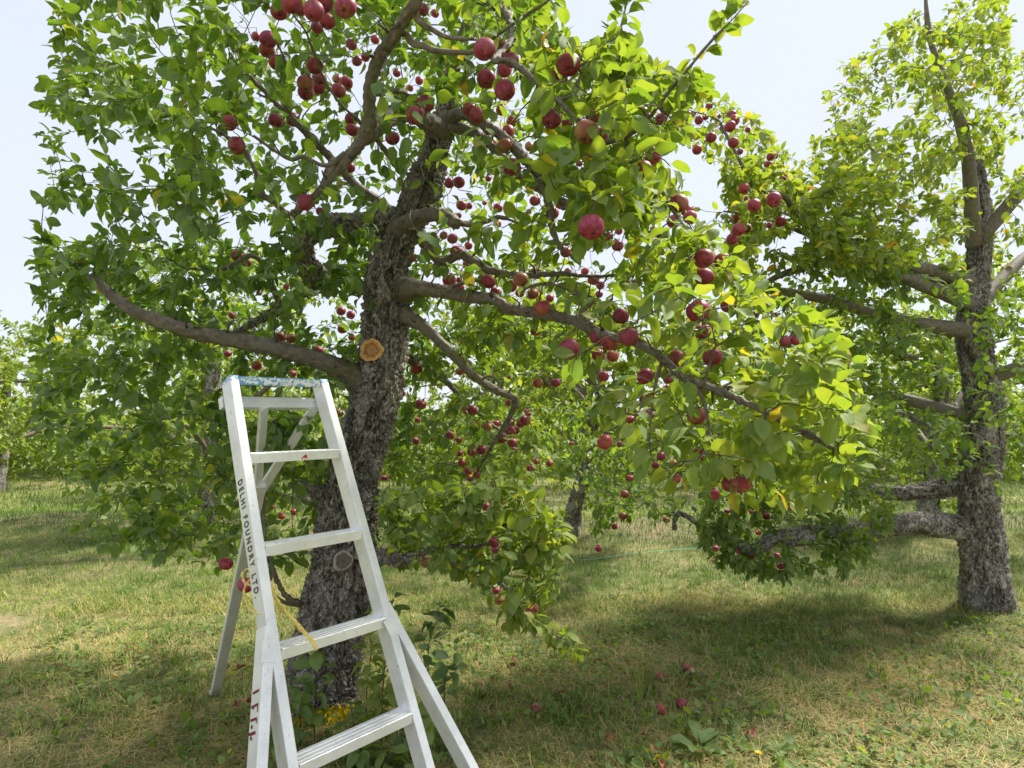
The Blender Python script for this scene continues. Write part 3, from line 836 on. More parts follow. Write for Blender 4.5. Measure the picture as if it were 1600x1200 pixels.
# short fruiting spurs and knots along the limbs
mb = MB()
for k in ("low_side", "overhead_up", "overhead_down", "main_long", "drooping", "middle", "crown_right", "pale_stub", "dark_high", "upper_dark"):
    C, R = path(LIMBS[k][0], .05)
    for i in range(2, len(C) - 1):
        if rng.random() < .55:
            d_ = rng.normal(0, 1, 3); T_ = C[i + 1] - C[i]; T_ /= np.linalg.norm(T_); d_ -= T_ * (d_ @ T_); d_ /= np.linalg.norm(d_); d_[2] += .3
            L_ = rng.uniform(.015, .06); p0 = C[i] + d_ * R[i] * .6
            tubes_mb(mb, spline(np.array([p0, p0 + d_ * (R[i] * .4 + L_ * .5) + rng.normal(0, .004, 3), p0 + d_ * (R[i] * .4 + L_) + T_ * rng.normal(0, .015)]), 5), np.linspace(.0075, .0028, 5) * rng.uniform(.6, 1.1), 6)
tag(mb.build("spurs", M_TWIG, tree), kind="stuff")
# pruning wounds
def wound(name, px, py, dcen, rx, ry, tilt, label, m, dish):
    c = at(px, py, dcen)
    nrm = np.array([0, 0, EYE]) - c + np.array([0.2, 0, 0]); nrm[2] += tilt; nrm /= np.linalg.norm(nrm)
    xa = np.cross([0, 0, 1.0], nrm); xa /= np.linalg.norm(xa); ya = np.cross(nrm, xa)
    rs = np.concatenate([np.linspace(0, 1, 22), [1.05, 1.09, 1.12]]); nth = 56
    V = []
    for i, r_ in enumerate(rs):
        for j in range(nth):
            t = j * 2 * math.pi / nth
            wob = 1 + 0.06 * math.sin(2 * t + .6) + 0.05 * math.sin(3 * t + 2) + 0.03 * math.sin(5 * t + 1) + 0.02 * math.sin(9 * t)
            hgt = 0.024 + dish * (-(1 - r_ * r_) + 0.35 * math.cos(r_ * 9 + 1.5 * math.sin(t)) * (1 - r_)) + 0.0012 * math.sin(r_ * 60) if r_ <= 1 else 0.024 - (r_ - 1) * 0.52
            hgt += 0.0015 * mnoise.noise(Vector((r_ * math.cos(t) * 9, r_ * math.sin(t) * 9, px)))
            V.append(c + xa * rx * r_ * wob * math.cos(t) + ya * ry * r_ * wob * math.sin(t) + nrm * hgt)
    n_ = len(rs); f = []
    for i in range(n_ - 1):
        for j in range(nth):
            a = i * nth + j; b_ = i * nth + (j + 1) % nth
            f.append((a, a + nth, b_ + nth, b_))
    rad = np.repeat(rs, nth)
    o = obj(name, mesh_np(name, V, np.array(f), attrs={"ring": rad}), m, tree)
    o["label"] = label
def wood_mat(name, stops, rim):
    m, nt, b, out = mat(name)
    r_ = attr(nt, "ring").outputs['Fac']
    ns = noise_tex(nt, pos(nt), 55, 4)
    f = math_n(nt, 'ADD', r_, maprange(nt, ns, 0.3, 0.7, -0.13, 0.13))
    c = ramp(nt, f, stops)
    rg = math_n(nt, 'PINGPONG', math_n(nt, 'MULTIPLY', f, 14.0), 0.5)
    c = mixc(nt, math_n(nt, 'MULTIPLY', rg, 0.5), c, rim)
    nt.links.new(c, b.inputs['Base Color']); b.inputs['Roughness'].default_value = 0.8
    return m
wound("pruning_wound", 580, 547, 3.028, .055, .056, 0.1, "fresh round orange saw cut high on the trunk",
      wood_mat("fresh_cut", [(0.0, (0.40, 0.21, 0.11)), (0.36, (0.52, 0.27, 0.11)), (0.54, (0.24, 0.095, 0.03)), (0.74, (0.62, 0.31, 0.09)), (0.96, (0.76, 0.50, 0.22)), (1.03, (0.14, 0.11, 0.085))], (0.50, 0.26, 0.09)), 0.012)
wound("pruning_wound", 536, 876, 2.985, .042, .046, 0.0, "old grey saw cut low on the trunk",
      wood_mat("old_cut", [(0.0, (0.085, 0.07, 0.06)), (0.4, (0.16, 0.13, 0.11)), (0.7, (0.10, 0.08, 0.065)), (0.90, (0.38, 0.31, 0.25)), (1.02, (0.48, 0.42, 0.36))], (0.20, 0.16, 0.13)), 0.004)

# crown: where the twigs reach (outline in the photograph, nearest and farthest distance, twig ends)
REG = [
 ([(90, -170), (620, -170), (640, 150), (600, 330), (350, 420), (60, 380)], 2.0, 4.1, 470, .24),
 ([(600, -170), (880, -170), (862, 60), (880, 200), (860, 420), (640, 420), (600, 200)], 1.95, 4.2, 320, .42),
 ([(850, 40), (960, 66), (1030, 132), (1060, 255), (1010, 330), (985, 375), (860, 400)], 1.6, 3.0, 190, .58),
 ([(940, 330), (1060, 300), (1120, 350), (1160, 440), (1000, 450), (930, 420)], 1.9, 3.0, 80, .62),
 ([(880, 425), (1000, 440), (1100, 445), (1260, 460), (1340, 590), (1350, 740), (1260, 790), (1100, 760), (1000, 745), (985, 690), (890, 600)], 1.55, 2.9, 265, .64),
 ([(640, 400), (900, 420), (900, 580), (800, 560), (690, 480), (640, 480)], 2.7, 4.4, 130, .40),
 ([(640, 505), (780, 480), (800, 540), (700, 610), (640, 640)], 3.4, 4.8, 60, .30),
 ([(60, 380), (350, 400), (560, 400), (570, 560), (540, 600), (350, 600), (60, 620)], 2.75, 4.6, 330, .20),
 ([(60, 600), (350, 600), (540, 640), (535, 720), (490, 880), (400, 915), (350, 890), (120, 850)], 2.75, 4.4, 230, .30),
 ([(380, 640), (520, 650), (560, 640), (545, 690), (500, 730), (400, 730)], 2.65, 2.9, 16, .36),
 ([(405, 640), (488, 640), (480, 700), (410, 700)], 2.36, 2.5, 9, .36),
 ([(640, 620), (830, 620), (860, 760), (620, 760), (605, 700)], 3.4, 4.8, 150, .42),
 ([(592, 765), (760, 745), (875, 800), (890, 830), (862, 925), (832, 985), (792, 985), (762, 925), (700, 885), (600, 876)], 2.5, 3.2, 190, .50),
 ([(870, 980), (905, 1000), (905, 1030), (880, 1020)], 2.68, 2.76, 3, .5),
 ([(960, 20), (990, 20), (985, 110), (955, 130)], 1.9, 2.1, 3, .5),
 ([(560, 590), (660, 560), (650, 700), (610, 720)], 3.4, 4.4, 26, .30),
 ([(480, 362), (605, 358), (600, 450), (490, 450)], 3.3, 4.4, 30, .22),
 ([(440, 330), (600, 330), (600, 400), (520, 470), (430, 500), (420, 420)], 2.5, 2.95, 26, .24),
 ([(955, 75), (1060, 95), (1105, 140), (1060, 205), (985, 190)], 1.85, 2.5, 34, .52),
]
GAPS = [[(888, 0), (962, -200), (960, 10), (938, 58), (905, 72), (880, 40)], [(1002, -200), (1150, -200), (1110, 60), (1055, 112), (1012, 95)],
        [(1190, -200), (1700, -200), (1500, 150), (1260, 245), (1205, 180), (1125, 128), (1160, 60)], [(1062, 262), (1128, 252), (1108, 340), (1092, 318)],
        [(1182, 388), (1255, 350), (1255, 398)], [(912, 380), (985, 392), (972, 418), (930, 410)], [(470, 462), (534, 462), (525, 498), (478, 502)],
        [(692, 280), (722, 292), (694, 330)], [(652, 420), (690, 430), (680, 452), (655, 450)], [(350, 330), (386, 346), (362, 392)], [(415, 18), (350, 8), (362, 55), (412, 52)],
        [(540, 148), (570, 140), (570, 172), (545, 176)], [(640, 592), (700, 600), (700, 648), (655, 635)], [(405, 596), (470, 598), (465, 622), (405, 618)],
        [(350, 250), (372, 262), (360, 300), (350, 300)], [(455, 200), (470, 215), (462, 240)], [(620, 595), (640, 620), (618, 660), (610, 640)],
        [(560, 885), (700, 890), (760, 940), (790, 1000), (870, 1040), (1000, 1060), (1000, 860), (905, 840), (880, 900), (850, 985), (790, 990), (700, 1200), (560, 1200)]]
gap_p = [.97, .97, 1, .96, .9, .93, .95, .9, .85, .85, .85, .8, .8, .85, .8, .7, .8, .97]
def in_gap(px, py):
    r = rng.random(len(px)); out_ = np.zeros(len(px), bool)
    for poly, p_ in zip(GAPS, gap_p):
        out_ |= in_poly(px, py, poly) & (r < p_)
    return out_
ATT, TNT = [], []
for poly, d0, d1, n_, tn in REG:
    pa = np.array(poly); got = 0; n_ = int(n_ * 1.15)
    while got < n_:
        x_ = rng.uniform(pa[:, 0].min(), pa[:, 0].max(), 400); y_ = rng.uniform(pa[:, 1].min(), pa[:, 1].max(), 400)
        ok = in_poly(x_, y_, poly); x_, y_ = x_[ok], y_[ok]
        ok = ~in_gap(x_, y_); x_, y_ = x_[ok], y_[ok]
        for a, b_ in zip(x_, y_):
            if got >= n_: break
            q = at(a, b_, rng.uniform(d0, d1))
            if q[2] < 0.35: continue
            ATT.append(q); TNT.append(tn); got += 1
ATT = np.array(ATT); TNT = np.array(TNT)

# ------------------------------------------------------------------ apples: where each hangs in the photograph, how wide it looks, and what sets its bunch apart
Z = [
 ("dusky red", .1, "cut bunch over the dark leaf tangle", [(436, 18, 27), (456, 6, 31), (469, 13, 22)]),
 ("dusky red", .1, "big top bunch beside the pale overhead limb", [(490, 17, 32), (507, 4, 28), (511, 33, 26), (540, 11, 34), (495, 43, 18)]),
 ("dusky red", .3, "stack under the dark leaf tangle", [(419, 62, 26), (417, 78, 25), (431, 97, 24), (400, 57, 15)]),
 ("crimson", .35, "five apple bunch on the dark descending twig", [(492, 103, 25), (499, 122, 22), (477, 130, 25), (478, 144, 24), (497, 137, 21)]),
 ("crimson", .4, "trio halfway between dark twig and pale limb", [(541, 130, 21), (529, 142, 22), (526, 123, 14)]),
 ("bright red", .2, "leafy cluster pressed against the pale overhead limb", [(549, 70, 18), (558, 95, 16), (571, 89, 15), (586, 62, 14)]),
 ("crimson", .1, "pair near the twisted grey spur", [(430, 188, 22), (458, 187, 21)]),
 ("crimson", .2, "pair half behind the drooping pale leaves", [(359, 192, 24), (370, 228, 26)]),
 ("deep red", .1, "pair tucked beside the fork of the pale limb", [(549, 186, 20), (550, 203, 20)]),
 ("crimson", .15, "pair at the top by the upper hooked branch", [(661, 15, 19), (680, 21, 13)]),
 ("dusty rose red", .15, "bunch round the hooked branch's tip", [(757, 77, 35), (782, 69, 17), (796, 79, 21), (799, 94, 24), (780, 88, 20), (760, 123, 29), (789, 141, 32), (788, 110, 22)]),
 ("crimson", .3, "touching pair in front of the broken trunk top", [(665, 162, 27), (649, 180, 29)]),
 ("crimson", .2, "pair behind a hanging leaf beyond the trunk top", [(734, 171, 24), (746, 181, 25)]),
 ("dark red", .0, "", [(787, 22, 21, "dark red apple hanging by its stalk against the sky at the top")]),
 ("deep red", .0, "half hidden trio inside the pale limb's fork", [(620, 114, 13), (655, 126, 13), (641, 138, 10)]),
 ("ruddy", .55, "bunch along the smooth grey limb beyond the trunk top", [(763, 203, 18), (768, 224, 19), (788, 228, 24), (794, 205, 20), (783, 172, 17), (800, 190, 18), (800, 261, 27), (827, 229, 15)]),
 ("dusty rose red", .05, "touching pair against the open sky", [(888, 101, 36), (873, 121, 28)]),
 ("dusty rose red", .1, "bunch below the bare grey front twig", [(862, 186, 31), (887, 190, 20), (917, 206, 38), (937, 214, 27), (926, 182, 23), (905, 255, 11)]),
 ("purple red", .0, "cluster at the foot of the long sky shoot", [(1043, 167, 25), (1033, 186, 19), (1003, 178, 22), (990, 200, 12)]),
 ("purple red", .0, "row hanging from the far bough", [(1073, 181, 15), (1092, 188, 14), (1083, 178, 9), (1108, 166, 11), (1102, 183, 10)]),
 ("purple red", .0, "tight bunch topping the far bough", [(1143, 180, 15), (1147, 188, 17), (1141, 198, 18), (1130, 202, 13), (1124, 182, 8)]),
 ("purple red", .0, "loose trio hanging in the sky gap", [(1111, 215, 17), (1146, 223, 17), (1089, 234, 15)]),
 ("purple red", .0, "small bunch at the far bough's outer end", [(1204, 245, 13), (1200, 257, 12), (1211, 244, 10), (1156, 237, 10), (1168, 203, 9)]),
 ("deep crimson", .0, "heavy pair over the upper sky gap", [(1021, 244, 25), (1006, 264, 26)]),
 ("purple red", .0, "loose group round the far grey bough", [(1225, 276, 13), (1162, 295, 17), (1178, 321, 21), (1209, 312, 23), (1220, 346, 16), (1202, 352, 10), (1166, 310, 9)]),
 ("deep red", .1, "", [(477, 316, 27, "glossy deep red apple alone above the bend of the black limb")]),
 ("purple red", .0, "pair crossed by a thin dark branch against sky", [(371, 400, 20), (385, 410, 16)]),
 ("green cheeked", .75, "pair lying before the black limb", [(559, 347, 20), (596, 345, 18)]),
 ("crimson", .1, "pair hidden between pale limb and dark limb", [(546, 262, 18), (503, 331, 17)]),
 ("crimson", .05, "", [(613, 216, 22, "dull crimson apple under broad leaves midway from pale limb to trunk")]),
 ("deep red", .0, "pair beside the trunk's sky slit", [(702, 286, 17), (717, 285, 19)]),
 ("crimson", .0, "scatter of small apples right under the smooth grey limb", [(776, 281, 11), (763, 279, 10), (757, 317, 8), (778, 325, 15), (777, 350, 13)]),
 ("crimson", .1, "cluster beyond the pale limb stub", [(721, 321, 16), (733, 322, 11), (717, 337, 9), (708, 348, 11), (693, 368, 13), (707, 373, 16), (732, 384, 13), (714, 394, 21)]),
 ("coral red", .5, "", [(642, 402, 19, "coral red apple hanging alone against the upper trunk edge")]),
 ("deep crimson", .1, "leaf-veiled group left of the biggest apple", [(836, 314, 17), (863, 333, 21), (876, 318, 18), (826, 332, 9)]),
 ("deep crimson", .05, "", [(924, 355, 42, "biggest apple of all, deep crimson, over a patch of sky")]),
 ("deep red", .0, "group dangling just beyond the biggest apple", [(965, 384, 18), (951, 370, 15), (967, 361, 12), (884, 394, 17)]),
 ("dusty purple red", .0, "four apple bunch below the upper sky gap", [(1061, 318, 30), (1074, 330, 19), (1078, 340, 22), (1053, 346, 23)]),
 ("dusty purple red", .1, "yellow-leaved bunch above bare blossom stalks", [(1100, 404, 32), (1100, 432, 30), (1076, 412, 23), (1127, 407, 25), (1045, 398, 13), (1020, 358, 9)]),
 ("purple red", .0, "hanging bunch under the far grey bough", [(1148, 342, 15), (1154, 359, 21), (1166, 357, 15), (1144, 374, 18)]),
 ("ruddy", .3, "pair resting over the long pale lower limb", [(438, 526, 17), (455, 529, 16)]),
 ("ruddy brown", .35, "group close above the ladder's blue top", [(498, 548, 17), (401, 571, 16), (456, 584, 14), (356, 553, 12)]),
 ("dark red", .15, "bunch hanging against sky beside the trunk", [(535, 514, 15), (533, 486, 15), (548, 492, 14), (550, 527, 12)]),
 ("ruddy", .3, "scatter among leaves under the black limb", [(447, 448, 10), (362, 493, 11), (405, 458, 9), (372, 517, 9)]),
 ("crimson", .05, "group on the thin spur over the long limb", [(702, 438, 21), (719, 449, 13), (729, 413, 13), (717, 438, 10)]),
 ("bright crimson", .25, "sunlit bunch over the long limb's dip", [(763, 440, 23), (774, 455, 16), (799, 447, 19), (814, 437, 24), (838, 428, 20), (812, 458, 15), (833, 459, 19), (859, 466, 13)]),
 ("glossy deep red", .0, "", [(848, 481, 26, "glossy deep red apple in front of the long limb's dip")]),
 ("crimson", .0, "small pair hanging below the long limb's dip", [(837, 517, 17), (850, 523, 7)]),
 ("rose red", .35, "", [(888, 545, 34, "large rose red apple with a green leaf across its front")]),
 ("bright crimson", .05, "row pressed under the grey limb's curl", [(934, 527, 27), (952, 535, 27), (982, 526, 31), (935, 555, 21), (957, 556, 19)]),
 ("ruddy", .45, "", [(970, 494, 26, "red and yellow apple behind leaves just above the curling limb")]),
 ("dark red", .1, "shaded group high behind the curling limb", [(885, 394, 16), (927, 437, 18), (914, 424, 13), (938, 446, 13), (900, 432, 12), (936, 460, 12), (887, 424, 11), (967, 450, 10)]),
 ("dark red", .0, "", [(995, 442, 17, "dark red apple hanging under the shaded twig below a sky gap")]),
 ("bright rose", .1, "pair rising above the leafy front bough against the sky", [(1091, 486, 35), (1098, 518, 27)]),
 ("dark red", .0, "pair half sunk in leaves behind the upright front leaves", [(1138, 477, 24), (1178, 492, 13)]),
 ("ochre red", .6, "pair under the front spur", [(1059, 560, 29), (1114, 558, 31)]),
 ("crimson", .1, "outer group at the picture's cut, by the front bough", [(1243, 531, 18), (1226, 533, 18), (1204, 546, 11), (1211, 492, 9)]),
 ("crimson", .15, "bunch along the upper half of the long hanging twig", [(1008, 588, 27), (1044, 592, 16), (1011, 624, 25), (1014, 648, 17), (985, 655, 14), (1042, 605, 10)]),
 ("deep crimson", .0, "pair astride the drooping limb", [(651, 577, 18), (718, 580, 13)]),
 ("deep crimson", .1, "small apples down the thin twig nearest the trunk", [(628, 615, 11), (657, 632, 17), (652, 656, 10), (650, 689, 12)]),
 ("deep crimson", .0, "touching pair under the drooping limb", [(728, 640, 14), (738, 641, 16)]),
 ("crimson", .05, "dense bunch at the drooping limb's bent end", [(796, 629, 13), (824, 645, 14), (821, 657, 18), (798, 661, 13), (813, 662, 13), (797, 672, 16), (806, 673, 12), (790, 676, 11)]),
 ("dull red", .35, "leaf-parted pair inside the drooping end", [(761, 667, 15), (775, 662, 12)]),
 ("crimson", .0, "trio under the dense bent-end bunch", [(784, 685, 17), (801, 692, 15), (804, 702, 9)]),
 ("dark crimson", .1, "pair on the thin arching twig", [(703, 680, 15), (717, 688, 11)]),
 ("crimson", .1, "cluster below the thin arching twig", [(737, 706, 15), (752, 703, 17), (717, 708, 12), (722, 724, 14)]),
 ("deep red", .05, "cluster over the bright low leaves", [(732, 736, 14), (745, 741, 12), (734, 749, 9), (772, 757, 9)]),
 ("rusty red", .25, "small group in front of the far trunk's crown", [(838, 721, 11), (828, 732, 11), (859, 724, 12), (893, 693, 8)]),
 ("dull red", .2, "pair over the far trunk's crown", [(840, 599, 16), (868, 598, 16)]),
 ("bright pink", .05, "", [(945, 691, 24, "bright pink-red apple alone on a forked dark twig")]),
 ("dark red", .05, "small apples round the pink apple's leaves", [(943, 588, 18), (926, 592, 10), (984, 656, 13), (969, 694, 11), (926, 699, 7)]),
 ("rose red", .3, "", [(1088, 650, 29, "rose red apple with a pale leaf lying over its top, front bough")]),
 ("crimson", .05, "pair parted by a yellow leaf", [(1097, 708, 26), (1128, 697, 23)]),
 ("rose red", .05, "big pair under a folded leaf", [(1142, 757, 29), (1159, 757, 30)]),
 ("crimson", .05, "", [(1115, 771, 22, "crimson apple just below the big pair at the hanging twig's end")]),
 ("bright red", .15, "small shaded group behind the long hanging twig", [(1033, 713, 14), (1024, 727, 12), (1052, 724, 13), (1055, 748, 18)]),
 ("rusty red", .2, "string of small apples over the sunlit grass", [(984, 747, 13), (976, 772, 14), (973, 806, 13), (960, 823, 10), (935, 857, 11)]),
 ("red", .15, "", [(1041, 812, 11, "small red apple dangling near the hooked branch end over the grass")]),
 ("dark red", .05, "group under the neighbour tree's low black limb", [(1118, 857, 11), (1155, 861, 12), (1174, 867, 14), (1220, 884, 13), (1214, 868, 10)]),
 ("dark red", .05, "small apples within the neighbour tree's low leaves", [(1175, 799, 11), (1196, 805, 14), (1136, 799, 9), (1185, 832, 9)]),
 ("pink and red", .1, "pair at the low front branch's tip", [(772, 847, 18), (774, 859, 13)]),
 ("greenish red", .5, "", [(665, 878, 18, "greenish red apple under the low branch close to the trunk")]),
 ("brick red", .2, "pair at the inner side of the low hanging tail", [(775, 922, 13), (779, 938, 15)]),
 ("brick red", .3, "", [(831, 952, 18, "brick red apple with a withered pale leaf on the hanging tail")]),
 ("brick red", .2, "pair in the thick low leaves over the low branch", [(760, 792, 15), (786, 785, 9)]),
 ("dark maroon", .0, "", [(384, 914, 25, "dark maroon apple behind the yellow twine loop")]),
 ("pink", .1, "", [(353, 881, 22, "pink apple at the picture's cut beyond the ladder's rear pole")]),
 ("dark red", .1, "shaded group seen between the ladder's upper steps", [(494, 829, 11), (439, 806, 13), (459, 800, 11), (424, 792, 10)]),
 ("red and green", .4, "", [(529, 645, 14, "red and green apple peeping past the ladder beside the trunk")]),
 ("crimson", .05, "", [(592, 862, 13, "small crimson apple wedged where the low branch leaves the trunk")]),
 ("crimson", .05, "", [(600, 747, 11, "small crimson apple at the trunk edge above the low leaves")]),
 ("faded red", .3, "tiny apples by the far trunk", [(879, 625, 7), (892, 625, 7), (895, 635, 7), (897, 641, 6), (908, 601, 6), (914, 600, 5)]),
 ("faded red", .4, "", [(795, 590, 7, "tiny faded apple on the pale tree behind the drooping limb")]),
]
def apple_mesh(seed, lobes):
    prof = [(0.0, .335), (.04, .335), (.09, .358), (.15, .395), (.225, .412), (.305, .392), (.38, .340), (.44, .265), (.482, .170), (.503, .060),
            (.500, -.055), (.472, -.165), (.425, -.262), (.362, -.342), (.290, -.400), (.215, -.432), (.15, -.436), (.095, -.410), (.05, -.385), (0.0, -.378)]
    nth = 28; V = [(0, 0, prof[0][1])]
    for r_, z_ in prof[1:-1]:
        for j in range(nth):
            t = j * 2 * math.pi / nth
            k = 1 + lobes * math.cos(5 * t + seed) * max(0, -z_) * 2 + 0.025 * math.cos(2 * t + seed * 2) + 0.015 * math.cos(3 * t + seed)
            V.append((r_ * k * math.cos(t), r_ * k * math.sin(t), z_ * (1 + 0.02 * math.cos(t + seed)) + (0.02 * math.cos(5 * t + seed) if z_ < -.38 else 0)))
    V.append((0, 0, prof[-1][1]))
    n_ = len(prof) - 2; Q = []; T_ = []
    for i in range(n_ - 1):
        for j in range(nth):
            a = 1 + i * nth + j; b_ = 1 + i * nth + (j + 1) % nth
            Q.append((a, a + nth, b_ + nth, b_))
    last = len(V) - 1
    for j in range(nth):
        T_.append((0, 1 + j, 1 + (j + 1) % nth)); T_.append((last, 1 + (n_ - 1) * nth + (j + 1) % nth, 1 + (n_ - 1) * nth + j))
    me = mesh_np("apple", np.array(V) * 0.070, [np.array(Q), np.array(T_)])
    me.materials.append(M_APPLE)
    return me
APPLE_ME = [apple_mesh(s_, l_) for s_, l_ in ((0.3, .03), (1.9, .05), (3.1, .02), (4.4, .06))]
def stem_mesh():
    mb = MB(); C = spline(np.array([(0, 0, .0235), (.001, 0, .034), (.004, .001, .046), (.006, .001, .056)]), 7)
    tubes_mb(mb, C, np.linspace(.0013, .0017, 7), 5)
    me = mesh_np("stem", np.concatenate(mb.V), [np.concatenate(mb.F4), np.concatenate(mb.F3)]); me.materials.append(M_STEM); return me
def calyx_mesh():
    mb = MB()
    for k in range(5):
        t = k * 2 * math.pi / 5; c_, s_ = math.cos(t), math.sin(t)
        def R_(x, y, z): return (x * c_ - y * s_, x * s_ + y * c_, z)
        mb.add([R_(.000, -.0022, -.0262), R_(.000, .0022, -.0262), R_(.0045, .0018, -.0285), R_(.0045, -.0018, -.0285), R_(.0075, 0, -.0310)], [[0, 1, 2], [0, 2, 3], [3, 2, 4]])
    tubes_mb(mb, np.array([(0, 0, -.0245), (0, 0, -.0272)]), [.0032, .0028], 8)
    me = mesh_np("calyx", np.concatenate(mb.V), ([np.concatenate(mb.F4)] if mb.F4 else []) + [np.concatenate(mb.F3)]); me.materials.append(M_CALYX); return me
STEM_ME, CALYX_ME = stem_mesh(), calyx_mesh()
DIFF_ORDER = ["topmost", "lowest", "largest", "smallest", "innermost", "outermost", "second highest", "second lowest", "second largest", "second smallest", "middle"]
APPLES = []                                  # centre, apparent px, label, blush, owner
for adj, blush, phrase, rows in Z:
    n_ = len(rows)
    labs = [None] * n_
    if n_ == 1:
        labs[0] = rows[0][3]
    elif n_ == 2:
        up = 0 if rows[0][1] <= rows[1][1] else 1
        if abs(rows[0][1] - rows[1][1]) < 6:
            inn = 0 if abs(rows[0][0] - 620) < abs(rows[1][0] - 620) else 1
            labs[inn] = f"{adj} apple, nearer the trunk of the {phrase}"; labs[1 - inn] = f"{adj} apple, farther from the trunk of the {phrase}"
        else:
            labs[up] = f"{adj} apple, upper of the {phrase}"; labs[1 - up] = f"{adj} apple, lower of the {phrase}"
    else:
        ys = sorted(range(n_), key=lambda i: rows[i][1]); sz = sorted(range(n_), key=lambda i: -rows[i][2]); xs = sorted(range(n_), key=lambda i: abs(rows[i][0] - 620))
        who = {"topmost": ys[0], "lowest": ys[-1], "largest": sz[0], "smallest": sz[-1], "innermost": xs[0], "outermost": xs[-1], "second highest": ys[1], "second lowest": ys[-2],
               "second largest": sz[1], "second smallest": sz[-2], "middle": ys[n_ // 2]}
        for dname in DIFF_ORDER:
            if labs[who[dname]] is None:
                labs[who[dname]] = f"{adj} apple, {dname} of the {phrase}"
        for i in range(n_):
            if labs[i] is None:
                labs[i] = f"{adj} apple, {('third', 'fourth', 'fifth')[min(2, ys.index(i) - 2)]} highest of the {phrase}"
    for r_, lb in zip(rows, labs):
        px, py, dm = r_[:3]
        real = 0.068 if dm > 8.5 else 0.058
        d = real * F / dm
        own = "near"
        if d > 4.5 or (px > 1050 and 150 < py < 390 and dm < 24) or (px > 1090 and py > 790):
            own = "neighbour" if px > 900 else "near"
        if dm < 8.5: own = "far" if d > 6.4 else own
        if own == "near": d = min(d, 4.7)
        if own == "neighbour": d = float(np.clip(d, 3.6, 5.8))
        if own == "far": d = float(np.clip(d, 7.2, 7.9))
        APPLES.append(dict(c=at(px, py, d), px=px, py=py, d=d, dm=dm, real=d * dm / F, label=lb, blush=blush, own=own))
# keep apples of one bunch from running through each other
for _ in range(12):
    for i in range(len(APPLES)):
        for j in range(i):
            a, b_ = APPLES[i], APPLES[j]
            v = a["c"] - b_["c"]; L = np.linalg.norm(v); need = 0.5 * (a["real"] + b_["real"]) * 0.97
            if L < need:
                ray = a["c"] - np.array([0, 0, EYE]); ray /= np.linalg.norm(ray)
                s_ = 1 if a["dm"] < b_["dm"] else -1
                a["c"] = a["c"] + ray * s_ * 0.006; b_["c"] = b_["c"] - ray * s_ * 0.006
for a in APPLES:
    rt = math.radians(rng.uniform(8, 40)); az = rng.normal(math.pi, .9) if a["py"] < 420 else rng.uniform(0, 6.28)
    q = Quaternion((math.cos(az), math.sin(az), 0), rt) @ Quaternion((0, 0, 1), rng.uniform(0, 6.28))
    s_ = a["real"] / 0.0707
    o = bpy.data.objects.new("apple", APPLE_ME[int(rng.integers(4))])
    o.rotation_mode = 'QUATERNION'; o.rotation_quaternion = q
    o.location = tuple(a["c"]); o.scale = (s_ * rng.uniform(.96, 1.06), s_ * rng.uniform(.96, 1.06), s_ * rng.uniform(.88, 1.02))
    col.objects.link(o)
    o["blush"] = float(np.clip(a["blush"] + rng.normal(.04, .16), 0, 1))
    tag(o, a["label"], "apple", "apples hanging on the trees")
    a["top"] = np.array(a["c"]) + np.array(q @ Vector((0.006, 0.001, 0.054))) * s_
    if a["dm"] > 9:
        for nm, me in (("stem", STEM_ME), ("calyx", CALYX_ME)):
            if nm == "calyx" and a["dm"] < 13: continue
            ch = bpy.data.objects.new(nm, me); ch.parent = o; col.objects.link(ch)

# ------------------------------------------------------------------ twigs and leaves of the near tree
near_tops = np.array([a["top"] for a in APPLES if a["own"] == "near"])
n_att = len(ATT)
skel.grow(near_tops, gravity=-0.2, up=0.4)
fruit_twigs = list(skel.twigs)
skel.grow(ATT, up=0.25)
skel.twig_mesh("twigs", M_TWIG, tree, 4)
P1, D1, S1 = twig_leaves(skel.twigs[len(fruit_twigs):], per_m=50, minl=9, maxl=17, droop=0.45)
P2, D2, S2 = twig_leaves(fruit_twigs, per_m=20, minl=3, maxl=6, droop=0.6)
FREE = [shoot_leaves(path(LIMBS[k][0], .02)[0], .016, st, (.058, .092)) for k, st in (("shoot_far", .30), ("shoot_mid", .25), ("shoot_high", .3), ("front_spur", .5), ("water_shoot", .6), ("low_shoot", .4), ("hang_mid", .6), ("hang_out", .7), ("low_tail", .6))]
P = np.vstack([P1, P2] + [f[0] for f in FREE]); D = np.vstack([D1, D2] + [f[1] for f in FREE]); S = np.concatenate([S1, S2] + [f[2] for f in FREE])
X_, Y_, Z_ = leaf_frames(D, 0.42)
mid = P + Y_ * (S * 0.6)[:, None]
sc = proj(mid)
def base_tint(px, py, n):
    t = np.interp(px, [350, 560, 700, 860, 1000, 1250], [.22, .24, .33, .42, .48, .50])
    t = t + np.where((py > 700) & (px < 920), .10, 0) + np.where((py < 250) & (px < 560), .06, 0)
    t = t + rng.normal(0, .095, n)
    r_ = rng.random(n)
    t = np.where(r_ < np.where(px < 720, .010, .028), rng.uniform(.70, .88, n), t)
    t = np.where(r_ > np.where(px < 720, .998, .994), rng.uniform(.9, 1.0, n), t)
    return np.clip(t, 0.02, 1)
tint = base_tint(sc[:, 0], sc[:, 1], len(P))
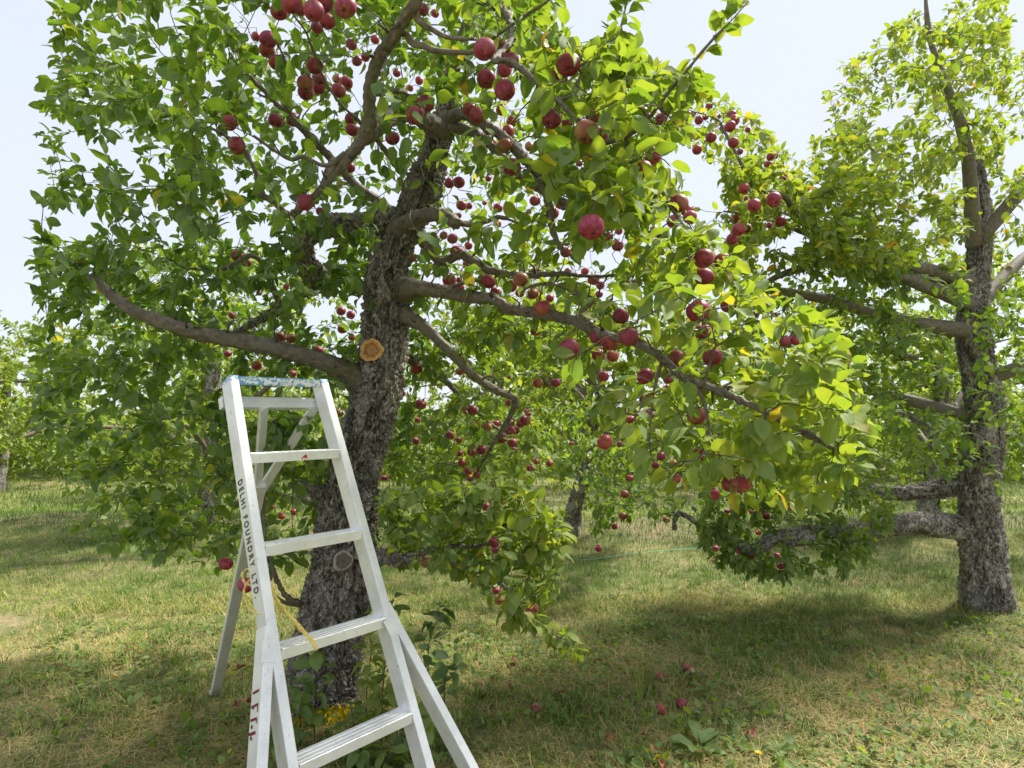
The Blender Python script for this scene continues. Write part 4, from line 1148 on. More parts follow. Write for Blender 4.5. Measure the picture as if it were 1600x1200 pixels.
# what stays open: sky between the boughs, the fruit, the wood that shows in the photograph, room for the ladder
drop = in_gap(sc[:, 0], sc[:, 1]) & ~((sc[:, 0] > 845) & (sc[:, 0] < 930) & (sc[:, 1] > 975) & (sc[:, 1] < 1060))
SPAN = [proj(P + Y_ * (S * f)[:, None] + X_ * (S * g_)[:, None]) for f, g_ in ((.3, 0), (.55, 0), (.8, 0), (.98, 0), (.6, .22), (.6, -.22))]
for a in APPLES:
    m_ = np.zeros(len(P), bool)
    for q_ in SPAN:
        m_ |= ((q_[:, 0] - a["px"]) ** 2 + (q_[:, 1] - a["py"]) ** 2 < (a["dm"] * .5 + 2) ** 2)
    m_ &= (sc[:, 2] < a["d"] + 0.02)
    drop |= m_ & (rng.random(len(P)) < (.80 if a["dm"] > 20 else .90))
    # nothing grows through an apple
    drop |= np.linalg.norm(mid - a["c"], axis=1) < a["real"] * .62
SHOW = [([(547, 800, 3.1), (573, 690, 3.05), (590, 610, 3.03), (600, 545, 3.03), (604, 470, 3.05), (609, 400, 3.05)], 40, .96), ([(628, 360, 3.06), (654, 315, 3.06), (667, 280, 3.07), (684, 240, 3.1), (692, 200, 3.12), (712, 222, 3.1)], 30, .93),
        ([(540, 870, 3.0), (520, 960, 3.0), (500, 1100, 2.95)], 62, .98)]
for k, hw, p_ in (("low_side", 13, .96), ("dark_high", 14, .45), ("overhead_base", 9, .6), ("overhead_up", 11, .96), ("overhead_down", 10, .95), ("overhead_spur", 5, .8), ("upper_twist", 6, .8), ("upper_hook", 5, .7),
                  ("main_long", 11, .9), ("main_curl", 6, .85), ("drooping", 10, .95), ("middle", 7, .6), ("pale_stub", 12, .85), ("crown_right", 8, .7), ("shoot_far", 2, .25), ("hang_long", 4, .85), ("hang_mid", 4, .7),
                  ("low_front", 7, .75), ("front_high", 4, .8), ("upper_dark", 7, .6), ("far_bend", 6, .7), ("water_shoot", 5, .9), ("shoot_mid", 2, .25), ("low_shoot", 2, .3)):
    SHOW.append(([q_[:3] for q_ in LIMBS[k][0]], hw, p_))
for pts, hw, p_ in SHOW:
    A_ = np.array(pts)
    hitm = np.zeros(len(P), bool)
    for a, b_ in zip(A_[:-1], A_[1:]):
        ab = b_[:2] - a[:2]; t = np.clip(((sc[:, :2] - a[:2]) @ ab) / max(ab @ ab, 1e-6), 0, 1)
        dist = np.linalg.norm(sc[:, :2] - a[:2] - t[:, None] * ab, axis=1)
        hitm |= (dist < hw + 4) & (sc[:, 2] < a[2] + t * (b_[2] - a[2])) & (sc[:, 0] > 335) & (sc[:, 0] < 1265)
    drop |= hitm & (rng.random(len(P)) < p_)
drop |= (sc[:, 2] < 2.62) & (sc[:, 0] < 640) & (sc[:, 1] > 560) & ~((sc[:, 0] > 392) & (sc[:, 0] < 500) & (sc[:, 1] > 615) & (sc[:, 1] < 708) & (sc[:, 2] > 2.33))
drop |= (sc[:, 2] < 1.25)
keep = ~drop
P, X_, Y_, Z_, S, tint, sc, mid = P[keep], X_[keep], Y_[keep], Z_[keep], S[keep], tint[keep], sc[keep], mid[keep]
var = rng.choice(len(LT_PAR), len(P), p=[.22, .18, .2, .12, .14, .09, .05])
def pick_largest(P, Z_, S, sc, n_max, frame=(350, 1250)):
    view = P - np.array([0, 0, EYE]); view /= np.linalg.norm(view, axis=1, keepdims=True)
    area = (S * F / sc[:, 2]) ** 2 * (0.15 + np.abs((Z_ * view).sum(1)))
    inside = (sc[:, 0] > frame[0]) & (sc[:, 0] < frame[1]) & (sc[:, 1] > -5) & (sc[:, 1] < 1195)
    cellk = (sc[:, 0] // 16).astype(int) * 1000 + (sc[:, 1] // 16).astype(int)
    order = np.argsort(sc[:, 2]); first = {}
    for i in order:
        if inside[i]: first.setdefault(cellk[i], sc[i, 2])
    front = np.array([inside[i] and sc[i, 2] < first[cellk[i]] + 0.10 for i in range(len(P))])
    idx = np.where(front)[0]
    return idx[np.argsort(-area[idx])][:n_max]
def leaf_parts(sel, P, X_, Y_, Z_, S, var, tint, parent):
    inv = parent.matrix_basis.inverted()
    for i in sel:
        o = bpy.data.objects.new("leaf", HI_ME[var[i]])
        o.parent = parent
        o.matrix_basis = inv @ basis_matrix(P[i], X_[i], Y_[i], Z_[i], S[i])
        o["tint"] = float(tint[i])
        col.objects.link(o)
sel = pick_largest(P, Z_, S, sc, 291)
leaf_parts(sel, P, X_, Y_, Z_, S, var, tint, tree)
# leaves that lie right across single apples in the photograph
def laid_leaf(p0, p1, d, tn, kd, roll=0.0):
    a, b_ = at(*p0, d), at(*p1, d - .012); D_ = b_ - a; L_ = np.linalg.norm(D_); D_ /= L_
    v = np.array([0, 0, EYE]) - a; v /= np.linalg.norm(v); v = v + np.array([0, 0, .55]) + rng.normal(0, .1, 3); x1 = np.cross(D_, v); x1 /= np.linalg.norm(x1)
    o = bpy.data.objects.new("leaf", HI_ME[kd]); o.parent = tree; o.matrix_basis = tree.matrix_basis.inverted() @ basis_matrix(a, x1, D_, np.cross(x1, D_), L_); o["tint"] = tn; col.objects.link(o)
def dep(px, py):
    a = min(APPLES, key=lambda q: (q["px"] - px) ** 2 + (q["py"] - py) ** 2); return proj(a["c"])[0, 2] - a["real"] * .5 - .012
for p0, p1, tn, kd in (((858, 553), (899, 549), .52, 0), ((1150, 741), (1146, 776), .50, 1), ((1122, 690), (1097, 716), .62, 2), ((1074, 634), (1098, 650), .60, 0), ((836, 930), (826, 956), .93, 1), ((1085, 470), (1098, 497), .5, 1), ((925, 190), (926, 222), .56, 4), ((800, 250), (806, 270), .55, 2)):
    laid_leaf(p0, p1, dep((p0[0] + p1[0]) / 2, (p0[1] + p1[1]) / 2), tn, kd)
rest = np.ones(len(P), bool); rest[sel] = False
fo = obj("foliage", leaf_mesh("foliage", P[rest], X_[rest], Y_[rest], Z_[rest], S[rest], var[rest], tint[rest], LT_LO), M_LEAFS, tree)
tag(fo, kind="stuff")
print("near tree leaves", len(P), "twigs", len(skel.twigs))

# ------------------------------------------------------------------ the neighbour in the same row: its boughs reach into the picture
nb_base = np.array([3.75, 5.0, float(gh(3.75, 5.0))])
nb = empty("apple_tree", nb_base, "neighbouring apple tree with low black limb and far grey boughs over sunlit grass", "apple tree", "apple trees of the orchard")
def wpath(pts, step):
    Q = np.array(pts, float); L = np.linalg.norm(np.diff(Q[:, :3], axis=0), axis=1).sum()
    S_ = spline(Q, max(6, int(L / step))); return S_[:, :3], np.maximum(S_[:, 3], .0015)
C, R = wpath([(3.75, 5.0, -.1, .20), (3.73, 5.0, .3, .16), (3.70, 4.98, .9, .14), (3.78, 5.0, 1.6, .13), (3.72, 5.02, 2.3, .11), (3.8, 5.0, 3.0, .08), (3.78, 5.0, 3.6, .05)], .012)
V, fcs, cell, _, _ = rough_bark(C, R, 90, 0.014, 9.0, 0.9)
obj("trunk", mesh_np("trunk", V, fcs, attrs={"cell": cell, "paint": np.zeros(len(V))}), M_BARK, nb)
nsk = Skeleton(); nsk.add(C[len(C) // 2::10], np.full(len(C[len(C) // 2::10]), .02))
def on(px, py, d, r_): return list(at(px, py, d)) + [r_]
t_ = lambda z: [3.74, 5.0, z]
NL = [([t_(.62) + [.10], on(1420, 818, 4.9, .085), on(1330, 832, 4.75, .075), on(1250, 838, 4.65, .066), on(1210, 842, 4.6, .056), on(1178, 858, 4.6, .040), on(1150, 850, 4.62, .028), on(1105, 830, 4.65, .020), on(1085, 815, 4.65, .019), on(1063, 802, 4.65, .020), on(1054, 812, 4.66, .017), on(1054, 828, 4.66, .013)], 2),
      ([t_(1.0) + [.08], on(1400, 770, 5.2, .06), on(1300, 752, 5.1, .046), on(1250, 748, 5.05, .04), on(1200, 738, 5.0, .034), on(1165, 722, 5.0, .022), on(1120, 700, 5.0, .012)], 2),
      ([t_(2.2) + [.07], on(1400, 500, 4.9, .05), on(1300, 470, 4.8, .040), on(1250, 460, 4.7, .034), on(1210, 454, 4.6, .028), on(1175, 456, 4.5, .020), on(1153, 458, 4.5, .016), on(1150, 448, 4.5, .012)], 1),
      ([t_(2.4) + [.06], on(1400, 430, 4.7, .045), on(1300, 410, 4.6, .036), on(1250, 420, 4.55, .03), on(1215, 432, 4.5, .022), on(1190, 445, 4.5, .014)], 1),
      ([t_(2.6) + [.06], on(1380, 400, 4.6, .04), on(1290, 360, 4.5, .030), on(1250, 338, 4.4, .024), on(1222, 305, 4.3, .019), on(1180, 293, 4.25, .015), on(1150, 240, 4.2, .012), on(1132, 205, 4.2, .011), on(1118, 185, 4.2, .008), on(1075, 172, 4.2, .004)], 1),
      ([t_(2.5) + [.05], on(1380, 420, 4.9, .03), on(1270, 370, 4.6, .02), on(1190, 340, 4.4, .012), on(1130, 330, 4.3, .006)], 1),
      ([t_(2.9) + [.06], [3.4, 4.6, 3.6, .04], [3.1, 4.5, 4.3, .02], [3.0, 4.4, 4.8, .008]], 1),
      ([t_(2.9) + [.06], [4.3, 4.7, 3.7, .04], [4.8, 4.6, 4.2, .02], [5.1, 4.5, 4.5, .008]], 1),
      ([t_(2.4) + [.06], [4.6, 5.4, 3.0, .04], [5.4, 5.6, 3.3, .02], [5.9, 5.7, 3.3, .008]], 1),
      ([t_(1.8) + [.06], [4.5, 4.3, 2.2, .04], [5.2, 3.9, 2.5, .02], [5.7, 3.7, 2.5, .008]], 1),
      ([t_(2.4) + [.06], [3.3, 5.8, 3.1, .04], [2.9, 6.4, 3.6, .02], [2.7, 6.8, 3.8, .008]], 1),
      ([t_(1.5) + [.06], [3.0, 5.6, 1.8, .04], [2.3, 5.8, 1.9, .025], [1.6, 5.8, 1.6, .015], [1.0, 5.7, 1.25, .006]], 1)]
for pts, kd in NL:
    C, R = wpath(pts, .014 if kd == 2 else .03)
    if kd == 2:
        V, fcs, cell, _, _ = rough_bark(C, R, 40, 0.010, 4.0, 1.1); o = obj("limb", mesh_np("limb", V, fcs, attrs={"cell": cell, "paint": np.zeros(len(V))}), M_BARK, nb)
    else:
        V, fcs = limb_tube(C, R, 10, .003, 22.0, 3.0); o = obj("limb", mesh_np("limb", V, fcs), M_LIMB, nb)
    nsk.add(C[4::4], R[4::4])
NREG = [([(1050, 145), (1150, 160), (1195, 205), (1255, 270), (1340, 180), (1420, 260), (1430, 420), (1180, 400), (1128, 385), (1140, 262), (1062, 240)], 3.7, 5.0, 210, .50),
        ([(1130, 380), (1180, 395), (1430, 380), (1430, 560), (1160, 560)], 4.0, 5.4, 120, .33),
        ([(1180, 520), (1430, 520), (1440, 800), (1120, 800), (1140, 700)], 4.3, 5.8, 130, .30),
        ([(1080, 770), (1230, 780), (1230, 890), (1200, 905), (1120, 880), (1090, 830)], 4.4, 4.9, 70, .36),
        ([(1258, 230), (1300, 110), (1400, 20), (1560, -60), (1600, 100), (1450, 420), (1290, 430)], 4.3, 6.6, 190, .36),  # extra crown foliage, added to shade the near ground
        ([(1130, 260), (1255, 280), (1330, 300), (1330, 420), (1150, 400)], 3.8, 4.8, 120, .46),
        ([(1090, 740), (1340, 730), (1420, 800), (1330, 900), (1200, 905), (1090, 850)], 4.2, 5.2, 150, .32),
        ([(1010, 760), (1060, 770), (1062, 835), (1030, 835)], 4.5, 4.8, 8, .36),
        ([(830, 620), (1010, 650), (1010, 750), (965, 835), (900, 790), (840, 740)], 4.9, 6.2, 95, .38),
        ([(930, 770), (960, 770), (965, 860), (925, 865)], 5.3, 5.9, 8, .4),
        ([(1290, 200), (1380, 40), (1560, 30), (1680, 200), (1700, 640), (1560, 780), (1400, 700), (1330, 500)], 3.9, 6.4, 370, .36)]
NA, NT = [], []
for poly, d0, d1, n_, tn in NREG:
    pa = np.array(poly); got = 0; n_ = int(n_ * 1.35)
    while got < n_:
        x_ = rng.uniform(pa[:, 0].min(), pa[:, 0].max(), 300); y_ = rng.uniform(pa[:, 1].min(), pa[:, 1].max(), 300)
        ok = in_poly(x_, y_, poly); ok &= ~in_gap(x_, y_) | (x_ > 1270)
        for a, b_ in zip(x_[ok], y_[ok]):
            if got < n_: NA.append(at(a, b_, rng.uniform(d0, d1))); got += 1
ntops = np.array([a["top"] for a in APPLES if a["own"] == "neighbour"])
nsk.grow(ntops, gravity=-.2, up=.4); nfr = len(nsk.twigs)
nsk.grow(np.array(NA)); nsk.twig_mesh("twigs", M_TWIG, nb, 4)
P1, D1, S1 = twig_leaves(nsk.twigs[nfr:], per_m=48, minl=9, maxl=17, droop=.45); P2, D2, S2 = twig_leaves(nsk.twigs[:nfr], per_m=18, minl=3, maxl=6, droop=.6)
P = np.vstack([P1, P2]); D = np.vstack([D1, D2]); S = np.concatenate([S1, S2])
X_, Y_, Z_ = leaf_frames(D, .42); mid = P + Y_ * (S * .6)[:, None]; sc = proj(mid)
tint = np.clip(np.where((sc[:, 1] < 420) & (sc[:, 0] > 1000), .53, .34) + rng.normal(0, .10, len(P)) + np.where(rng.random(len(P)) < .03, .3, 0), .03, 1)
drop = in_gap(sc[:, 0], sc[:, 1]) & (sc[:, 0] < 1262)
SPAN = [proj(P + Y_ * (S * f)[:, None]) for f in (.3, .55, .8, .98)]
for a in APPLES:
    m_ = np.zeros(len(P), bool)
    for q_ in SPAN:
        m_ |= ((q_[:, 0] - a["px"]) ** 2 + (q_[:, 1] - a["py"]) ** 2 < (a["dm"] * .5 + 1) ** 2)
    m_ &= (sc[:, 2] < a["d"] + .02)
    drop |= m_ & (rng.random(len(P)) < .95)
for poly_, p_ in (([(1195, 822), (1252, 818), (1252, 858), (1195, 868)], .8), ([(1048, 795), (1095, 795), (1095, 832), (1048, 832)], .8), ([(1190, 725), (1260, 728), (1260, 765), (1190, 755)], .6), ([(868, 730), (912, 730), (912, 835), (868, 835)], .8)):
    drop |= in_poly(sc[:, 0], sc[:, 1], poly_) & (rng.random(len(P)) < p_)
k_ = ~drop
P, X_, Y_, Z_, S, tint, sc = P[k_], X_[k_], Y_[k_], Z_[k_], S[k_], tint[k_], sc[k_]
var = rng.choice(len(LT_PAR), len(P), p=[.22, .18, .2, .12, .14, .09, .05])
sel = pick_largest(P, Z_, S, sc, 160)
leaf_parts(sel, P, X_, Y_, Z_, S, var, tint, nb)
rest = np.ones(len(P), bool); rest[sel] = False
tag(obj("foliage", leaf_mesh("foliage", P[rest], X_[rest], Y_[rest], Z_[rest], S[rest], var[rest], tint[rest], LT_LO), M_LEAFS, nb), kind="stuff")

# ------------------------------------------------------------------ orchard rows behind
def far_proto(seed, height, rad, n_tw, low, tmean):
    slim = .72 if seed == 3 else 1.0
    r = np.random.default_rng(seed)
    sk = Skeleton(); lean = r.normal(0, .10, 2)
    C, R = wpath([(0, 0, -.15, .17 * slim), (lean[0] * .3, lean[1] * .3, .4, .135 * slim), (lean[0], lean[1], 1.0, .12 * slim), (lean[0] * 1.5, lean[1] * 1.4, 1.7, .10 * slim), (lean[0], lean[1], height * .75, .05)], .025)
    V, fcs, cell, _, _ = rough_bark(C, R, 40, .014, float(seed), .8)
    out_ = [("trunk", mesh_np("trunk", V, fcs, attrs={"cell": cell, "paint": np.zeros(len(V))}), M_BARK, None)]
    sk.add(C[len(C) // 2::6], np.full(len(C[len(C) // 2::6]), .02))
    for k in range(9):
        az = k * 2.4 + r.normal(0, .3); z0 = .8 + (height * .6 - .8) * r.random(); reach = rad * r.uniform(.6, .95); rise = r.uniform(-.1, .9)
        q = lambda f, zz, rr: (lean[0] + math.cos(az) * reach * f, lean[1] + math.sin(az) * reach * f, zz, rr)
        Cl, Rl = wpath([q(0, z0, .055), q(.35, z0 + .25 + .2 * rise, .04), q(.7, z0 + .3 + .6 * rise, .025), q(1, z0 + .25 + .9 * rise, .008)], .06)
        Vl, fl = limb_tube(Cl, Rl, 7)
        out_.append(("limb", mesh_np("limb", Vl, fl), M_LIMB, None)); sk.add(Cl[2::2], Rl[2::2])
    A = []
    while len(A) < n_tw:
        v = r.normal(0, 1, 3); v /= np.linalg.norm(v); v *= r.random() ** .45
        q_ = np.array([v[0] * rad, v[1] * rad, low + (height - low) * .5 + v[2] * (height - low) * .5])
        if mnoise.noise(Vector(q_ * 1.1 + seed)) > -.22: A.append(q_)
    sk.grow(np.array(A))
    mb = MB()
    for C_, R_ in sk.twigs: tubes_mb(mb, C_, np.maximum(R_, .003), 3, False)
    out_.append(("twigs", mesh_np("twigs", np.concatenate(mb.V), [np.concatenate(mb.F4)]), M_TWIG, "stuff"))
    P, D, S = twig_leaves(sk.twigs, per_m=60, minl=14, maxl=22, size=(.085, .13), droop=.5)
    x__, y__, z__ = leaf_frames(D, .5)
    t__ = np.clip(r.normal(tmean, .09, len(P)), .03, .9)
    out_.append(("foliage", leaf_mesh("foliage", P, x__, y__, z__, S, np.zeros(len(P), int), t__, [(FARV, FARF, FARUV)]), M_LEAFS, "stuff"))
    return out_
PROTO = [far_proto(3, 3.3, 1.9, 440, .55, .47), far_proto(5, 3.7, 2.1, 480, .2, .45), far_proto(9, 4.2, 2.1, 480, .3, .56)]
ROWS = [(.72, 7.95, 0, .2, 1.0, "distant tree with slim pale trunk standing in the sunlit grass behind the fruit"),
        (-3.9, 8.1, 1, 1.1, 1.0, "bushy orchard tree in the second row beyond the ladder"),
        (5.4, 8.2, 1, 2.0, 1.0, "bushy orchard tree in the second row beyond the black limb"),
        (-8.4, 8.3, 0, 3.0, 1.0, "orchard tree at the far end of the second row, past the ladder side"),
        (9.6, 8.0, 2, 4.2, .9, "orchard tree ending the second row, past the neighbour tree"),
        (-.35, 12.6, 2, .5, 1.05, "pale green tall orchard tree showing under the drooping limb"),
        (3.6, 12.8, 1, 1.7, 1.0, "orchard tree of the third row beyond the slim pale trunk"),
        (-5.6, 12.4, 0, 2.9, 1.0, "orchard tree of the third row glimpsed past the ladder's rear pole"),
        (-10.4, 12.7, 1, 4.0, 1.0, "outermost third row orchard tree on the ladder side"),
        (8.2, 12.5, 0, 5.0, 1.1, "third row orchard tree behind the low black limb"),
        (12.9, 12.9, 1, .9, 1.0, "outermost third row orchard tree on the neighbour tree's side"),
        (-2.9, 11.4, 1, 2.2, .62, "small bushy orchard tree low behind the scaly trunk")]
done = {}
for (x0, y0, pk, rz, sc_, lab) in ROWS:
    e = empty("apple_tree", (x0, y0, float(gh(x0, y0))), lab, "apple tree", "apple trees of the orchard")
    e.rotation_euler = (0, 0, rz); e.scale = (sc_,) * 3
    for nm, me, m_, kd in PROTO[pk]:
        if pk in done or len(me.materials):
            ob = bpy.data.objects.new(nm, me); ob.parent = e; col.objects.link(ob)
        else:
            me.materials.append(m_); ob = bpy.data.objects.new(nm, me); ob.parent = e; col.objects.link(ob)
        if kd: ob["kind"] = kd
# far wood closing the orchard
n = 42000
x = rng.uniform(-21, 21, n); y = rng.uniform(14.6, 17.5, n)
top = 1.75 + .35 * np.sin(x * .9 + 1) + .3 * np.sin(x * 2.1) + .2 * np.sin(x * 4.9 + 2)
z = rng.random(n) ** .8 * np.maximum(top, .8)
P = np.stack([x, y, z], 1); D = rng.normal(0, 1, (n, 3)); D[:, 2] -= .3
x__, y__, z__ = leaf_frames(D, .6)
tag(obj("treeline", leaf_mesh("treeline", P, x__, y__, z__, rng.uniform(.12, .24, n), np.zeros(n, int), np.clip(rng.normal(.42, .10, n), .02, .7), [(FARV, FARF, FARUV)]), M_LEAFS), kind="stuff")

# a spruce whose tip shows under the ladder's blue top
sp_c = at(418, 660, 24.0)
spr = empty("spruce_tree", (sp_c[0], sp_c[1], 0), "distant spruce whose bare pointed tip shows under the ladder's blue top", "spruce")
H_ = at(418, 608, 24.0)[2]
mb = MB(); tubes_mb(mb, np.array([(sp_c[0], sp_c[1], 0), (sp_c[0], sp_c[1], H_ * .5), (sp_c[0], sp_c[1], H_)]), [.12, .07, .01], 6)
mb.build("trunk", M_TWIG, spr)
n = 2600
f = rng.random(n) ** .7; az = rng.uniform(0, 6.28, n); rr = (1 - f) * .85 * rng.random(n) ** .5 * (0.55 + .45 * np.abs(np.sin(f * 40)))
P = np.stack([sp_c[0] + rr * np.cos(az), sp_c[1] + rr * np.sin(az), f * H_ - rr * .15], 1)
D = np.stack([np.cos(az), np.sin(az), np.full(n, -.1)], 1) + rng.normal(0, .2, (n, 3)); x__, y__, z__ = leaf_frames(D, .5)
tag(obj("foliage", leaf_mesh("foliage", P, x__, y__, z__, rng.uniform(.10, .2, n), np.zeros(n, int), np.full(n, .04), [(FARV, FARF, FARUV)]), M_LEAFS, spr), kind="stuff")

# ------------------------------------------------------------------ the ladder
YAW, LEAN = .8473, .4283
a_ = np.array([math.cos(YAW), math.sin(YAW), 0]); nh = np.array([math.sin(YAW), -math.cos(YAW), 0])
dn = np.array([0, 0, -math.cos(LEAN)]) + nh * math.sin(LEAN)
fn = nh * math.cos(LEAN) + np.array([0, 0, math.sin(LEAN)])
L0 = np.array([-.7376, 2.1608, EYE - .1339])
W0, FL, CAP = .3329, .0688, .2838
s_end = (L0[2] - .03) / math.cos(LEAN)
def lp(s, side, off=0.0, back=0.0):
    """point on the ladder: s down the rails, side -1/+1, off outward from the inner edge, back behind the front face"""
    return L0 + dn * s + a_ * side * ((W0 + FL * s) / 2 + off) - fn * back
ladder = empty("step_ladder", (*(L0 + dn * s_end)[:2], 0), "aluminium orchard step ladder with blue paint on top and flared lower legs", "ladder")
M_ALU, M_ALUP = aluminium("aluminium"), aluminium("aluminium_blue", True)
spot_p = lp(.008, -1) * .42 + lp(.008, 1) * .58 - np.array([0, 0, .012])
M_STEP1 = aluminium("aluminium_red_spot", False, tuple(spot_p))
def bar(p0, p1, u_, v_, m, name, parent, w, dpt, bev=.0025, seg=10, paint=None, taper=None):
    """bevelled rectangular tube from p0 to p1; u_ across (w), v_ backwards (dpt)"""
    sec = []
    for cx_, cy_, s0 in ((w - bev, bev, -90), (w - bev, dpt - bev, 0), (bev, dpt - bev, 90), (bev, bev, 180)):
        for t in (0, 45, 90):
            t_ = math.radians(s0 + t); sec.append((cx_ + bev * math.cos(t_), cy_ + bev * math.sin(t_)))
    k = len(sec); V = []
    for i in range(seg + 1):
        c = p0 + (p1 - p0) * i / seg
        for x__, y__ in sec: V.append(c + u_ * x__ + v_ * y__)
    Q = []
    for i in range(seg):
        for j in range(k):
            Q.append((i * k + j, i * k + (j + 1) % k, (i + 1) * k + (j + 1) % k, (i + 1) * k + j))
    V += [p0 + u_ * w / 2 + v_ * dpt / 2, p1 + u_ * w / 2 + v_ * dpt / 2]; T_ = []
    for j in range(k):
        T_.append((len(V) - 2, (j + 1) % k, j)); T_.append((len(V) - 1, seg * k + j, seg * k + (j + 1) % k))
    V = np.array(V)
    at_ = {"paint": np.zeros(len(V)) if paint is None else np.array([paint(v) for v in V])}
    me = mesh_np(name, V, [np.array(Q), np.array(T_)], attrs=at_, smooth=False)
    return obj(name, me, m, parent)
RW, RD = .031, .066
rails = {}
for side in (-1, 1):
    p0, p1 = lp(-CAP - .004, side, 0), lp(s_end, side, 0)
    rails[side] = bar(p0, p1, a_ * side, -fn, M_ALUP, "stringer", ladder, RW, RD, seg=60, paint=lambda v: (.68 if np.dot(v - L0, dn) < -CAP + .026 else 0.0))
# blue-painted top cap
q0, q1 = lp(-CAP, -1, -.0015), lp(-CAP, 1, -.0015)
ax_ = (q1 - q0); wcap = np.linalg.norm(ax_); ax_ /= wcap
dcap = np.array([0, 0, -1.0])
def cap_paint(v):
    h = np.dot(v - q0, dcap) / .028; f = np.dot(v - q0, ax_) / wcap
    return .72 if h < .12 else (.55 - .24 * f + (.20 if h > .85 else 0))
V = []; nx, prof_c = 60, [(0.062, .002), (0.03, -.0005), (0.003, -.0008), (0.0, .0005), (-.0005, .005), (-.0005, .010), (-.0005, .016), (-.0005, .022), (.0, .0275), (.003, .0285), (.006, .026), (.006, .006), (.062, .006)]
for i in range(nx + 1):
    c = q0 + ax_ * wcap * i / nx
    for bk, dnz in prof_c: V.append(c - nh * bk + dcap * dnz)
k = len(prof_c); Q = [(i * k + j, (i + 1) * k + j, (i + 1) * k + (j + 1) % k, i * k + (j + 1) % k) for i in range(nx) for j in range(k)]
V = np.array(V)
obj("top_cap", mesh_np("top_cap", V, np.array(Q), attrs={"paint": np.array([cap_paint(v) for v in V])}, smooth=False), M_ALUP, ladder)
# steps with ribbed treads
prof_s = [(0, .030), (0, .0), (.002, -.0015), (.010, -.0015), (.012, .0012), (.016, .0012), (.018, -.0015), (.028, -.0015), (.030, .0012), (.034, .0012), (.036, -.0015), (.046, -.0015), (.048, .0012),
          (.052, .0012), (.054, -.0015), (.066, -.0015), (.070, .001), (.070, .028), (.067, .028), (.067, .005), (.003, .005), (.003, .030)]
i = 0
while .305 * i < s_end - .12:
    s = .305 * i
    q0, q1 = lp(s, -1, -.0006), lp(s, 1, -.0006); axs = q1 - q0; wst = np.linalg.norm(axs); axs /= wst
    V = []; nx = 4
    for e_ in range(nx + 1):
        c = q0 + axs * wst * e_ / nx
        for bk, dz in prof_s: V.append(c - nh * (bk - .0012) + np.array([0, 0, -dz]))
    k = len(prof_s); Q = [(e_ * k + j, (e_ + 1) * k + j, (e_ + 1) * k + (j + 1) % k, e_ * k + (j + 1) % k) for e_ in range(nx) for j in range(k)]
    st = obj("step", mesh_np("step", np.array(V), np.array(Q), smooth=False), M_STEP1 if i == 0 else M_ALU, ladder)
    if i == 0: st["label"] = "top step with a smudge of red paint"
    for side in (-1, 1):                                   # weld tabs at each end, two rivets
        c = lp(s, side, -.0125) + np.array([0, 0, -.004])
        bar(c + fn * .0006, c + fn * .0006 + np.array([0, 0, -.020]), a_ * side * 1.0, -nh, M_ALU, "gusset", st, .010, .004, .0008, 1)
    i += 1
# flared legs, in the plane of the front
def on_plane(px, py, back=0.0):
    d_ = at(px, py, 1.0) - np.array([0, 0, EYE]); c0 = L0 - fn * back
    t = np.dot(c0 - np.array([0, 0, EYE]), fn) / np.dot(d_, fn); return np.array([0, 0, EYE]) + d_ * t
for side, pa, pb in ((-1, (423, 978), (410, 1200)), (1, (605, 944), (740.5, 1197))):
    A_, B_ = on_plane(*pa, -.0015), on_plane(*pb, -.0015)
    u_ = B_ - A_; t_e = (A_[2] - .01) / (A_[2] - B_[2]); B_ = A_ + u_ * t_e
    dr = u_ / np.linalg.norm(u_); ac = np.cross(fn, dr); ac /= np.linalg.norm(ac)
    if np.dot(ac, a_) * side < 0: ac = -ac
    lg = bar(A_ - ac * RW * .5, B_ - ac * RW * .5, ac, -fn, M_ALU, "flared_leg", ladder, RW, .064, seg=20)
    bar(B_ - ac * RW * .7 + fn * .004, B_ - ac * RW * .7 + fn * .004 - dr * .035, ac, -fn, M_ALU, "foot", lg, RW * 1.4, .074, seg=1)
    q = on_plane(pa[0] + side * 1, pa[1] + 22, -.0030)     # welded joint plate
    bar(q - ac * .022, q - ac * .022 + dr * .060, ac, -fn, M_ALU, "joint_plate", ladder, .044, .0014, .0004, 1)
# hinge bar, braces and the rear pole
hb0, hb1 = lp(-.205, -1, 0, RD + .012), lp(-.205, 1, 0, RD + .012)
hb0 = hb0 - a_ * .030; hb1 = hb1 + a_ * .030
up_ = np.array([0, 0, 1.0]) * .94 - nh * .34; up_ /= np.linalg.norm(up_)
bk_ = np.cross(a_, up_); bk_ = bk_ if np.dot(bk_, -nh) > 0 else -bk_
bar(hb0, hb1, up_, bk_, M_ALU, "hinge_bar", ladder, .040, .030, .002, 4)
bar(hb0 + up_ * .022 - bk_ * .004, hb1 + up_ * .022 - bk_ * .004, up_, bk_, M_ALU, "hinge_lip", ladder, .014, .0035, .001, 4)
hc = (hb0 + hb1) / 2
def fit_pole():
    best = None
    for dd in np.linspace(.5, 1.9, 57):
        for lat in np.linspace(-.5, .5, 41):
            ft = np.array([hc[0], hc[1], 0]) - nh * dd + a_ * lat
            e_ = 0
            for tx, ty in ((372, 850), (354.5, 1000)):
                tt = np.linspace(.3, 1, 60)[:, None]; q = proj(hc + (ft - hc) * tt)
                j = np.argmin(abs(q[:, 1] - ty)); e_ += abs(q[j, 0] - tx) + abs(q[j, 1] - ty) * .3
            if best is None or e_ < best[0]: best = (e_, ft)
    return best
err, foot = fit_pole(); print("pole fit", err, foot)
pdir = foot - hc; plen = np.linalg.norm(pdir); pdir /= plen
apex = hc + pdir * .44
pu = np.cross(pdir, [0, 0, 1.0]); pu /= np.linalg.norm(pu); pv = np.cross(pdir, pu)
